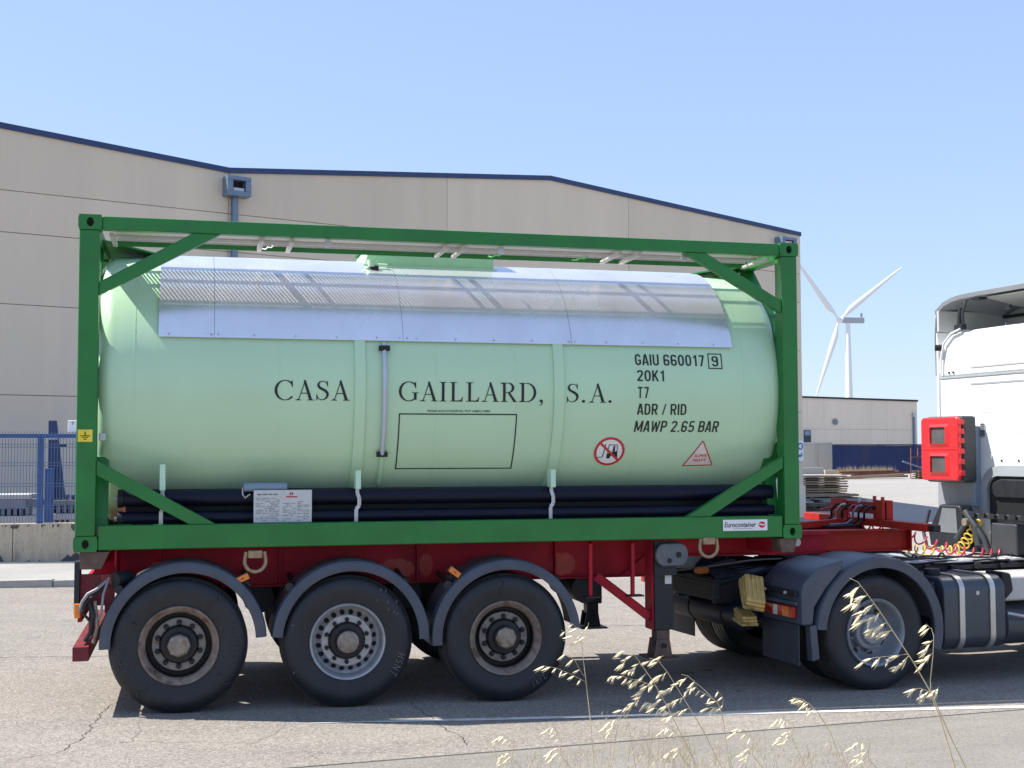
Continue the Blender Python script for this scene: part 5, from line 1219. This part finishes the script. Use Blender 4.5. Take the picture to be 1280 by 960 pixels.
# mid panel with pressed grooves and arch cut-out
arch = [(1.56, 1.45), (1.60, 1.72)]
mid = [(y1-.02, 2.895), (.08, 2.895), (.08, 1.93), (1.30, 1.93)]+[(1.30+.27*sin(radians(18*i)), 1.66+.27*cos(radians(18*i))) for i in range(1, 6)]+[(1.57, 1.50), (1.62, 1.46), (1.66, 1.20), (y1-.02, 1.20)]
MB().prism(mid, AB-.025, AB+.018, 'x').build('mid_back_panel', CABW, cb, bevel=.010)
for yA, yB, z in ((.08, 1.72, 2.50), (.08, 1.80, 2.28), (.08, 1.78, 2.08)):
    MB().box(AB-.029, AB-.0255, yA, yB, z, z+.010).build('pressed_rib', CABW, cb, bevel=.004)
MB().box(AB-.030, AB-.0255, .08, 1.70, 2.80, 2.822).build('pressed_rib', CABG, cb, bevel=.004)
MB().box(AB-.034, AB-.0255, .06, y1-.03, 2.887, 2.910).build('seam_strip', CABG, cb, bevel=.006)
MB().box(AB-.027, AB-.0205, .2, 1.7, 2.985, 3.012).build('pressed_rib', CABL, cb, bevel=.006)
for yA in (1.25, 1.0): MB().tube([(AB-.034, yA, 1.99), (AB-.024, yA, 1.99)], .012, 10).build('bolt', DARK, cb)
for yA in (2.05, 1.98): MB().tube([(AB-.034, yA, 2.955), (AB-.02, yA, 2.955)], .012, 10).build('bolt', DARK, cb)
vt = MB().prism(rrect(1.485, 1.565, 2.235, 2.39, .038), AB-.034, AB-.024, 'x').build('back_vent', CABG, cb)
for i in range(7): MB().box(AB-.037, AB-.0345, 1.495, 1.555, 2.255+.019*i, 2.262+.019*i).build('vent_slat', DARK, vt)
# arch trim round the tunnel and dark recess
tr_ = []
for r, rr2 in ((0, .27), (1, .17)):
    tr_.append([(.06, 1.66+rr2)]+[(1.30+rr2*sin(radians(9*i)), 1.66+rr2*cos(radians(9*i))) for i in range(0, 11)]+[(1.30+rr2, 1.44)])
n = len(tr_[0]); vsx = [(AB-.045, *p) for p in tr_[0]]+[(AB-.045, *p) for p in tr_[1]]+[(AB+.017, *p) for p in tr_[0]]+[(AB+.30, *p) for p in tr_[1]]
fs = []
for k in range(n-1): fs += [(k, k+1, n+k+1, n+k), (k, k+1, 2*n+k+1, 2*n+k), (n+k, n+k+1, 3*n+k+1, 3*n+k)]
MB().add(vsx, fs).build('tunnel_trim', CABG, cb, ang=50)
MB().box(AB-.01, AB+.019, .08, 1.46, 1.10, 1.82).build('tunnel_back', BLK, cb)
MB().prism([(.08, 1.60), (1.34, 1.60), (1.42, 1.68), (1.38, 1.76), (1.26, 1.80), (.08, 1.80)], AB-.05, AB-.012, 'x').build('intake_bellows', DARK, cb, bevel=.02)
# far side deflector and wind panels
MB().prism([(y1+.002, 1.25), (y1+.002, 3.30), (2.245, 3.42), (2.255, 3.40), (2.255, 1.25)], AB-.03, AB+.6, 'x').build('side_deflector', CABW, to, bevel=.008)
MB().prism([(.0, 1.25), (.0, 3.45), (.03, 3.45), (.03, 1.25)], AB-.03, AB+.6, 'x').build('side_deflector', CABW, to, bevel=.01)
MB().prism([(AB-.035, 2.93), (AB-.045, 3.36), (AB-.03, 3.58), (AB+.03, 3.70), (AB+.5, 3.70), (AB+.5, 2.93)], 2.2565, 2.272).build('deflector_skirt', CABG, to, bevel=.006)
# roof spoiler: hollow shell seen from below
N_ = 16; m_ = N_+1
sp = [(AB-.035, 3.80), (AB+.25, 3.86), (AB+1.0, 3.90), (AB+1.9, 3.62), (AB+2.0, 3.50), (AB+1.0, 3.52), (AB+.98, 3.70), (AB+.25, 3.795), (AB-.025, 3.755)]
vs = []; fs = []
for x, z in sp:
    for i in range(m_):
        t = i/N_; e = abs(2*t-1)**7; vs.append((x, 2.265*t, z-.14*e))
for i in range(len(sp)):
    j = (i+1) % len(sp)
    for k in range(N_): fs.append((i*m_+k, i*m_+k+1, j*m_+k+1, j*m_+k))
rsp = MB().add(vs, fs).build('roof_spoiler', SPOIL, to, ang=40)
MB().prism([(AB-.03, 3.42), (AB-.03, 3.66), (AB+.9, 3.66), (AB+.9, 3.42)], 2.20, 2.24).build('spoiler_cheek', CABL, rsp, bevel=.008)
MB().box(AB+.90, AB+.93, .05, 2.2, 3.413, 3.72).build('spoiler_wall', CABL, rsp)
MB().box(AB+.84, AB+.88, .05, 2.18, 3.60, 3.63).build('spoiler_bar', DARK, rsp)
MB().prism([(.2, 0), (1.75, 0), (1.68, .45), (.2, .45)], 0, .012, 'z').xf(lambda p: (AB+.22+p[1], p[0], 3.78-.10*(p[1]/.45)-.012+p[2]*.5)).build('spoiler_rib', CABL, rsp, bevel=.01)
# strut, hinge and rubber stop
ms = MB().box(AB-.05, AB+.02, 1.80, 1.93, 3.415, 3.475).build('strut_mount', DARK, to, bevel=.01)
mb = MB(); mb.tube([(AB-.03, 1.86, 3.47), (AB-.04, 1.84, 3.56), (AB-.05, 1.80, 3.66)], .028, 10); mb.tube([(AB-.03, 1.80, 3.47), (AB-.05, 1.78, 3.60), (AB-.04, 1.72, 3.73), (AB-.03, 1.60, 3.735)], .016, 8); mb.build('spoiler_strut', EXTK, ms)
MB().box(AB-.05, AB+.06, 1.52, 1.64, 3.715, 3.74).build('strut_hook', BLK, ms)
MB().tube([(AB-.09, 2.20, 3.24), (AB-.03, 2.16, 3.24)], .035, 12).build('rubber_stop', BLK, to)
MB().box(AB-.06, AB-.03, 1.05, 1.12, 3.56, 3.60).build('spoiler_catch', BLK, to)
mb = MB(); mb.tube([(AB-.05, 2.16, 2.95), (AB-.05, 2.155, 3.10), (AB-.05, 2.10, 3.28), (AB-.05, 1.98, 3.38), (AB-.05, 1.82, 3.42)], .012, 10); mb.build('edge_rail', CABW, to)
# lower back of the cab: grey panel, suspension, ducts
MB().box(AB-.02, AB+.015, 1.67, y1-.02, 1.02, 1.1985).build('lower_back_panel', CABG, cb)
MB().box(AB-.12, AB-.03, 1.60, 2.16, 1.40, 1.765).build('lower_panel', BLUEG if False else M('grey_lower_panel', (.26, .28, .30), .5), to, bevel=.01)
MB().prism([(1.55, 1.05), (2.08, 1.05), (2.12, 1.22), (1.92, 1.52), (1.60, 1.52), (1.56, 1.46)], AB-.30, AB-.13, 'x').build('air_duct', DARK, to, bevel=.03)
MB().prism([(1.62, 1.22), (1.95, 1.22), (1.86, 1.48), (1.64, 1.48)], AB-.306, AB-.3005, 'x').build('duct_panel', M('duct_grey', (.15, .16, .17), .5), to)
MB().beam((AB-.25, .2, 1.42), (AB-.25, 1.55, 1.42), .06, .05).build('cab_beam', EXTK, to, bevel=.01)
for i in range(8): MB().box(AB-.31, AB-.291, .3+.15*i, .38+.15*i, 1.40, 1.45).build('beam_block', DARK, to)
MB().tube([(AB-.3, 1.50, 1.46), (AB-.28, 1.25, 1.20), (AB-.25, 1.20, 1.05)], .035, 12).build('suspension_strut', EXTK, to)
MB().tube([(AB-.32, 1.62, 1.16), (AB-.25, 1.45, 1.45)], .03, 12).build('suspension_strut', EXTK, to)
MB().tube([(AB-.3, 1.6, 1.05), (AB-.35, 1.75, 1.02), (AB-.4, 2.0, 1.05), (AB-.35, 2.12, 1.2), (AB-.3, 2.08, 1.45)], .02, 8).build('bent_tube', EXTK, to)
MB().box(AB-.30, AB-.1, .75, 1.12, 1.05, 1.36).build('filter_box', EXTK, to, bevel=.02)
MB().tube([(AB-.3, 1.35, 1.30), (AB-.3, 1.30, 1.12)], .04, 14).build('filter', EXTK, to)
MB().tube([(AB-.28, 1.45, 1.35), (AB-.36, 1.45, 1.35)], .04, 12).build('valve', HUBC, to)
MB().box(.9, AB-.02, 1.0, 1.45, .55, .93).build('gearbox', DARK, to)
MB().box(AB, 4.8, .3, 2.0, .5, .99).build('engine_block', DARK, to)
# front wheels (mostly outside the photograph)
for s, y in ((1, .02), (-1, 2.48)): make_wheel(to, (4.1, y, .497), s, 'silver', R=.50)
MB().box(4.88, 5.3, .05, 2.45, .35, 1.3).build('front_bumper', CABW, to, bevel=.05)
# extinguisher box: red door with two windows in a dark grey case
eb = MB().box(2.395, 2.58, 1.51, 2.12, 1.755, 2.465).build('extinguisher_box', EXTK, to, bevel=.03)
dr = MB().prism(rrect(1.515, 2.125, 1.775, 2.455, .05), 2.335, 2.3945, 'x').build('box_door', EXTR, eb, bevel=.022, seg=3)
for z0_, z1_ in ((2.17, 2.36), (1.86, 2.05)):
    o = rrect(1.65, 1.99, z0_-.04, z1_+.02, .03); i_ = rrect(1.695, 1.945, z0_-.002, z1_-.012, .012); n = len(o)
    MB().add([(2.334, *p) for p in o]+[(2.313, *p) for p in i_]+[(2.334, *p) for p in i_], [(k, (k+1) % n, n+(k+1) % n, n+k) for k in range(n)]+[(n+k, n+(k+1) % n, 2*n+(k+1) % n, 2*n+k) for k in range(n)]).build('window_frame', EXTR, dr)
    MB().prism([(1.696, z0_), (1.944, z0_), (1.944, z1_-.014), (1.696, z1_-.014)], 2.3325, 2.3335, 'x').build('window', WIN, dr, flat=True)
for z in (1.83, 1.95, 2.06, 2.17, 2.27, 2.37): MB().box(2.345, 2.41, 1.494, 1.514, z, z+.055).build('door_catch', EXTR, dr, bevel=.006)
MB().box(2.328, 2.3345, 1.54, 2.10, 2.105, 2.115).build('door_crease', EXTR, dr, bevel=.003)
for z in (1.9, 2.1, 2.3): MB().box(2.42, 2.56, 1.502, 1.5095, z, z+.03).build('case_rib', EXTK, eb)
MB().box(2.581, AB-.03, 1.56, 1.63, 1.50, 2.36).build('box_bracket', BLUEG, to, bevel=.015)
index_kids()
# ---------------------------------------------------------------- wheel chocks in the shade of the frame end
def chock(loc, rot, label, sc_=1.0):
    t = thing('wheel_chock', loc, label, 'wheel chock', 'yellow wheel chocks on the tractor frame'); ORG.pop(t.name, None); t.rotation_euler = rot; t.scale = (sc_,)*3
    MB().prism([(-.17, 0), (.17, 0), (.17, .035), (-.17, .06)], -.10, .10).build('base_slab', CHOCK, t, bevel=.012)
    MB().prism([(-.16, .0605), (.165, .036), (.165, .070), (-.15, .105)], -.094, .094).build('middle_slab', CHOCK, t, bevel=.012)
    MB().prism([(-.15, .106), (.155, .071), (.15, .105), (-.13, .150)], -.088, .088).build('top_slab', CHOCK, t, bevel=.012)
    for i in range(4): MB().prism([(-.12, .150), (.14, .1065), (.14, .112), (-.12, .158)], -.07+.04*i, -.05+.04*i).build('tread_ridge', CHOCK, t, bevel=.003)
    return t
def tw(a, b, z): return (6.53+a*cos(HT)-b*sin(HT), -.12+a*sin(HT)+b*cos(HT), -.056+z)
chock(tw(-.80, .46, .80), (radians(-14), radians(38), HT+radians(-112)), 'large ribbed yellow wheel chock propped behind the tractor mudguard')
chock(tw(-.78, .60, .555), (radians(0), radians(6), HT+radians(-100)), 'lower yellow wheel chock half hidden under the large ribbed one', .8)

# ================================================================ FOREGROUND OATS
random.seed(12)
RV = R_; UV = U_
def spike_mesh(seed, L=.026):
    """one drooping oat spikelet: two open husks and a thin awn, along -z"""
    random.seed(seed); mb = MB()
    for sg in (-1, 1):
        b = [(0, 0, 0), (sg*.0030, .0018, -.30*L), (sg*.0038, .0010, -.6*L), (sg*.0030, 0, -L), (sg*.0008, -.0016, -.62*L), (sg*.0004, -.0014, -.3*L)]
        mb.add(b, [(0, 1, 5), (1, 2, 4, 5), (2, 3, 4)])
    return mb
SPM = []
for i in range(4):
    o = spike_mesh(i, .024+.003*i).build('spikelet_seed', HUSK, None, flat=True, recalc=False); SPM.append(o.data); bpy.data.objects.remove(o)
def oat(name, pts, label, branches, r=.0012, cat='oat stalk'):
    """pts: stem polyline root to tip; branches: list of (polyline, n spikelets)"""
    t = thing(name, pts[0], label, cat, 'dry wild oats in the foreground')
    n = len(pts); MB().tube(pts, [r*(1.25-.75*i/(n-1)) for i in range(n)], 6).build('stem', STRAW, t)
    for bp_, k in branches:
        MB().tube(bp_, r*.38, 5).build('branch', STRAW, t)
        P = [Vector(p) for p in bp_]; 
        for i in range(k):
            f = (i+.6)/k*(len(P)-1); j = min(int(f), len(P)-2); p = P[j].lerp(P[j+1], f-j)
            s = bpy.data.objects.new('spikelet', random.choice(SPM)); COL.objects.link(s); s.parent = t; s.location = p-Vector(pts[0])
            lean = random.uniform(.5, 1.2); s.rotation_euler = (random.uniform(-.5, .5), lean, random.uniform(-.35, .35)); q = random.uniform(.75, 1.1); s.scale = (q, q, q)
    return t
OATS = [('wild_oat', 'single oat stalk with few spikelets in front of the third trailer wheel', [(1.906, -7.129, 0.493174), (1.876, -7.129, 1.23), (1.867, -7.132, 1.343), (1.854, -7.135, 1.446), (1.845, -7.137, 1.518), (1.842, -7.138, 1.549)], [([(1.852, -7.134, 1.442), (1.813, -7.126, 1.463), (1.779, -7.118, 1.477), (1.745, -7.11, 1.483)], 7), ([(1.849, -7.134, 1.456), (1.825, -7.13, 1.498), (1.795, -7.124, 1.518)], 3), ([(1.843, -7.137, 1.539), (1.824, -7.134, 1.559), (1.792, -7.126, 1.574)], 3), ([(1.842, -7.138, 1.549), (1.832, -7.137, 1.578), (1.816, -7.134, 1.594)], 3), ([(1.845, -7.138, 1.537), (1.854, -7.142, 1.57), (1.86, -7.145, 1.594)], 2)]), ('wild_oat', 'densest oat panicle drooping left in front of the landing leg', [(2.166, -7.193, 0.489664), (2.136, -7.193, 1.219), (2.091, -7.187, 1.312), (2.061, -7.183, 1.374), (2.02, -7.176, 1.446), (1.989, -7.171, 1.491), (1.969, -7.168, 1.518), (1.951, -7.163, 1.522)], [([(1.955, -7.164, 1.522), (1.941, -7.16, 1.516)], 3), ([(1.973, -7.168, 1.512), (1.953, -7.162, 1.495), (1.943, -7.159, 1.485)], 5), ([(1.989, -7.171, 1.491), (1.973, -7.166, 1.475), (1.961, -7.163, 1.471)], 5), ([(2.005, -7.174, 1.462), (1.99, -7.169, 1.45), (1.978, -7.166, 1.442)], 6), ([(2.02, -7.176, 1.446), (1.996, -7.169, 1.413), (1.986, -7.165, 1.392)], 7), ([(2.034, -7.179, 1.429), (1.98, -7.166, 1.446), (1.94, -7.157, 1.456), (1.916, -7.151, 1.456)], 9), ([(2.05, -7.182, 1.4), (2.026, -7.175, 1.384), (2.002, -7.169, 1.388)], 7), ([(2.071, -7.185, 1.363), (2.043, -7.178, 1.367), (2.014, -7.171, 1.38)], 6)]), ('wild_oat', 'tall oat panicle arching right of the densest one', [(2.267, -7.114, 0.48830049999999997), (2.237, -7.114, 1.194), (2.19, -7.107, 1.29), (2.153, -7.101, 1.353), (2.123, -7.097, 1.402), (2.094, -7.092, 1.449), (2.069, -7.087, 1.481), (2.048, -7.082, 1.485)], [([(2.077, -7.089, 1.475), (2.052, -7.083, 1.479), (2.036, -7.079, 1.475)], 4), ([(2.094, -7.092, 1.449), (2.073, -7.086, 1.436), (2.057, -7.081, 1.428)], 6), ([(2.115, -7.095, 1.415), (2.094, -7.089, 1.402), (2.074, -7.084, 1.394)], 7), ([(2.136, -7.099, 1.381), (2.111, -7.092, 1.373), (2.087, -7.085, 1.356)], 8), ([(2.153, -7.101, 1.353), (2.12, -7.093, 1.343), (2.091, -7.084, 1.326)], 7), ([(2.06, -7.085, 1.483), (2.073, -7.089, 1.487), (2.083, -7.091, 1.492)], 2)]), ('wild_oat', 'thin oat panicle leaning left beside the shaded oil spots', [(2.328, -7.025, 0.487477), (2.298, -7.025, 1.169), (2.278, -7.027, 1.311), (2.267, -7.026, 1.344), (2.228, -7.019, 1.384), (2.202, -7.013, 1.406), (2.185, -7.01, 1.421), (2.168, -7.006, 1.425)], [([(2.185, -7.01, 1.419), (2.173, -7.006, 1.41), (2.164, -7.004, 1.401)], 4), ([(2.207, -7.014, 1.401), (2.194, -7.01, 1.388), (2.182, -7.007, 1.379)], 4), ([(2.267, -7.026, 1.344), (2.241, -7.021, 1.366), (2.211, -7.014, 1.384), (2.202, -7.014, 1.41)], 6), ([(2.275, -7.028, 1.331), (2.256, -7.023, 1.336), (2.229, -7.016, 1.331)], 5), ([(2.278, -7.028, 1.327), (2.279, -7.03, 1.362), (2.262, -7.027, 1.384)], 3)]), ('wild_oat', 'short oat head crossing the white road line near the kerb', [(2.6929999999999996, -7.009, 0.48254949999999996), (2.663, -7.009, 1.111), (2.613, -7.004, 1.245), (2.578, -6.999, 1.302), (2.556, -6.994, 1.324), (2.534, -6.989, 1.338), (2.508, -6.983, 1.342)], [([(2.556, -6.994, 1.324), (2.538, -6.99, 1.333), (2.512, -6.984, 1.342)], 8), ([(2.573, -6.998, 1.306), (2.556, -6.994, 1.315), (2.538, -6.99, 1.324)], 4)]), ('wild_oat', 'tall oat stalk leaning left across the drive wheel of the tractor', [(2.441, -7.992, 0.4859515), (2.411, -7.992, 1.358), (2.366, -7.986, 1.448), (2.326, -7.981, 1.54), (2.289, -7.975, 1.605), (2.254, -7.969, 1.659), (2.222, -7.964, 1.708), (2.193, -7.959, 1.748), (2.177, -7.956, 1.769), (2.161, -7.952, 1.776)], [([(2.183, -7.957, 1.761), (2.174, -7.954, 1.752), (2.164, -7.952, 1.745)], 5), ([(2.196, -7.959, 1.742), (2.183, -7.956, 1.732), (2.171, -7.952, 1.726)], 6), ([(2.209, -7.962, 1.724), (2.196, -7.958, 1.713), (2.184, -7.954, 1.703)], 6), ([(2.222, -7.964, 1.706), (2.206, -7.959, 1.696), (2.187, -7.954, 1.69)], 6), ([(2.234, -7.966, 1.686), (2.219, -7.961, 1.677), (2.203, -7.957, 1.674)], 6), ([(2.247, -7.968, 1.67), (2.225, -7.963, 1.667), (2.203, -7.957, 1.667)], 5), ([(2.276, -7.973, 1.622), (2.241, -7.964, 1.618), (2.21, -7.956, 1.615), (2.188, -7.95, 1.605)], 5), ([(2.279, -7.973, 1.618), (2.267, -7.97, 1.605), (2.257, -7.967, 1.596)], 4), ([(2.324, -7.981, 1.544), (2.302, -7.976, 1.553), (2.286, -7.971, 1.55)], 4), ([(2.327, -7.981, 1.54), (2.334, -7.983, 1.55), (2.34, -7.985, 1.556)], 3), ([(2.321, -7.98, 1.547), (2.312, -7.977, 1.537), (2.306, -7.975, 1.527)], 3)]), ('wild_oat', 'second oat head hanging upright at the front edge of the drive wheel', [(2.413, -7.985, 0.48632949999999997), (2.383, -7.985, 1.358), (2.344, -7.982, 1.488), (2.324, -7.98, 1.54), (2.322, -7.982, 1.57), (2.327, -7.985, 1.618), (2.328, -7.988, 1.659), (2.323, -7.987, 1.675)], [([(2.326, -7.987, 1.651), (2.318, -7.984, 1.638), (2.314, -7.983, 1.626)], 5), ([(2.327, -7.986, 1.626), (2.317, -7.983, 1.615), (2.311, -7.981, 1.605)], 5), ([(2.323, -7.987, 1.673), (2.316, -7.986, 1.68), (2.313, -7.985, 1.683)], 3)]), ('wild_oat', 'small upright oat head left of the densest panicle', [(2.0420000000000003, -6.652, 0.48235649241077516), (2.072, -6.652, 1.06), (2.098, -6.667, 1.219), (2.132, -6.679, 1.267), (2.15, -6.685, 1.297)], [([(2.097, -6.669, 1.243), (2.079, -6.664, 1.234), (2.061, -6.658, 1.215)], 5), ([(2.1, -6.67, 1.262), (2.15, -6.684, 1.293), (2.132, -6.679, 1.274)], 6), ([(2.098, -6.668, 1.229), (2.075, -6.661, 1.205)], 4)]), ('wild_oat', 'low oat head at the bottom below the third wheel', [(2.021, -6.632, 0.4800561680179884), (1.991, -6.632, 1.061), (1.933, -6.622, 1.137), (1.937, -6.625, 1.184), (1.909, -6.62, 1.227)], [([(1.933, -6.623, 1.16), (1.914, -6.618, 1.151), (1.896, -6.612, 1.132)], 5), ([(1.935, -6.624, 1.179), (1.909, -6.62, 1.222), (1.891, -6.615, 1.203)], 6), ([(1.933, -6.622, 1.146), (1.91, -6.615, 1.122)], 4)]), ('wild_oat', 'leftmost low oat head on the pavement edge', [(1.883, -6.597, 0.47599562241999005), (1.853, -6.597, 1.061), (1.795, -6.586, 1.125), (1.799, -6.59, 1.172), (1.766, -6.583, 1.201)], [([(1.794, -6.588, 1.149), (1.776, -6.583, 1.139), (1.758, -6.577, 1.12)], 5), ([(1.797, -6.589, 1.168), (1.766, -6.583, 1.196), (1.748, -6.578, 1.177)], 6), ([(1.795, -6.587, 1.134), (1.772, -6.58, 1.111)], 4)]), ('wild_oat', 'low oat head below the yellow chocks', [(2.6889999999999996, -6.799, 0.48260349999999996), (2.659, -6.799, 1.059), (2.6, -6.791, 1.183), (2.604, -6.795, 1.23), (2.565, -6.786, 1.249)], [([(2.6, -6.792, 1.207), (2.582, -6.787, 1.197), (2.564, -6.782, 1.178)], 5), ([(2.602, -6.794, 1.226), (2.565, -6.786, 1.245), (2.547, -6.78, 1.226)], 6), ([(2.6, -6.792, 1.192), (2.578, -6.785, 1.169)], 4)]), ('wild_oat', 'low oat head on the pavement under the drive wheel', [(2.908, -6.854, 0.479647), (2.878, -6.854, 1.059), (2.82, -6.843, 1.123), (2.824, -6.847, 1.171), (2.789, -6.838, 1.178)], [([(2.82, -6.844, 1.147), (2.801, -6.839, 1.137), (2.783, -6.833, 1.118)], 5), ([(2.822, -6.846, 1.166), (2.789, -6.838, 1.173), (2.771, -6.832, 1.154)], 6), ([(2.82, -6.843, 1.133), (2.797, -6.836, 1.109)], 4)]), ('wild_oat', 'low oat head under the densest panicle', [(2.367, -6.719, 0.48695049999999995), (2.337, -6.719, 1.06), (2.278, -6.708, 1.136), (2.282, -6.712, 1.183), (2.243, -6.704, 1.226)], [([(2.278, -6.709, 1.16), (2.26, -6.704, 1.15), (2.242, -6.699, 1.131)], 5), ([(2.28, -6.711, 1.179), (2.243, -6.704, 1.221), (2.225, -6.698, 1.202)], 6), ([(2.278, -6.709, 1.145), (2.256, -6.702, 1.122)], 4)]), ('wild_oat', 'low oat head right of the thin panicle', [(2.574, -6.77, 0.484156), (2.544, -6.77, 1.06), (2.486, -6.76, 1.136), (2.49, -6.764, 1.183), (2.45, -6.756, 1.219)], [([(2.485, -6.761, 1.159), (2.467, -6.756, 1.15), (2.449, -6.75, 1.131)], 5), ([(2.488, -6.763, 1.178), (2.45, -6.755, 1.214), (2.432, -6.75, 1.195)], 6), ([(2.486, -6.76, 1.145), (2.463, -6.753, 1.121)], 4)])]
for name, label, stem, br in OATS: oat('wild_oat', stem, label, br)
# massed dry grass along the verge, too many stalks to count
def grass_mass(name, label, spots, mats):
    mb = MB(); mh = MB()
    for (bx, by, bz, tx, ty, tz_) in spots:
        b = Vector((bx, by, bz)); t = Vector((tx, ty, tz_)); m = b.lerp(t, .6)+Vector((random.uniform(-.03, .03), 0, .05)); w_ = .0007
        e = t+Vector((random.uniform(-.07, .03), random.uniform(-.03, .03), -random.uniform(.0, .05)))
        for p, q in ((b, m), (m, t), (t, e)):
            s = Vector((w_, w_*.3, 0)); mb.add([p-s, p+s, q+s*.7, q-s*.7], [(0, 1, 2, 3)])
        for k in range(random.randint(4, 9)):
            f = random.random(); p = t.lerp(e, f) if f > .35 else m.lerp(t, .55+f)
            p = p+Vector((random.uniform(-.02, .02), random.uniform(-.02, .02), random.uniform(-.02, .01)))
            a = random.uniform(-.9, -.1); L = random.uniform(.016, .028); d = Vector((sin(a)*L, random.uniform(-.3, .3)*L, -cos(a)*L)); s = Vector((.0026, 0, .0008))
            mh.add([p, p+d*.45+s, p+d, p+d*.45-s], [(0, 1, 2, 3)])
    o = mb.build(name, mats[0], flat=True, recalc=False); tag(o, label, 'grass', kind='stuff')
    h = mh.build('oat_husks', mats[1], o, flat=True, recalc=False); tag(h, kind='stuff'); return o
PX = [((1.729, -5.941, 0.943), (3.383, -6.355, 0.951), 50, 0.015), ((1.982, -5.588, 0.895), (3.088, -5.866, 0.908), 18, 0.02), ((2.408, -5.91, 1.056), (2.687, -5.979, 1.036), 12, 0.03), ((2.148, -6.256, 1.013), (3.065, -6.485, 1.012), 36, 0.015), ((2.412, -6.221, 1.053), (2.595, -6.266, 1.036), 26, 0.03), ((2.849, -6.224, 1.007), (3.223, -6.317, 0.987), 16, 0.02)]
random.seed(4)
spots = []
for (p0, p1, n, dz) in PX:
    p0 = Vector(p0); p1 = Vector(p1)
    for i in range(n):
        t = p0.lerp(p1, random.random())+Vector((0, random.uniform(-.4, .4), -abs(random.gauss(0, dz))+dz*.3))
        g = gz(t.x)+.065+.42*max(0, min(1, (-3.5-t.y)/3.2))**1.3
        spots.append((t.x+random.uniform(-.05, .22), t.y+random.uniform(-.1, .1), g, t.x, t.y, t.z))
grass_mass('dry_grass', 'pale dry oat grass along the bottom of the view', spots, (STRAW, HUSK))
mb = MB()
cl = Vector((3.763, -6.241, 0.896))
for i in range(420):
    b = Vector((cl.x+random.gauss(.12, .10), cl.y+random.gauss(0, .12), gz(cl.x)+.2)); h = random.uniform(.25, .62)
    l = Vector((random.gauss(-.04, .10), random.gauss(0, .06), 0)); w_ = random.uniform(.001, .0022)
    m = b+Vector((l.x*.3, l.y*.3, h*.6)); t = b+Vector((l.x, l.y, h)); s = Vector((w_, 0, 0))
    mb.add([b-s, b+s, m+s*.8, m-s*.8], [(0, 1, 2, 3)]); mb.add([m-s*.8, m+s*.8, t], [(0, 1, 2)])
tag(mb.build('grass_clump', GRASSG, flat=True, recalc=False), 'half green grass clump at the lower right corner', 'grass', kind='stuff')
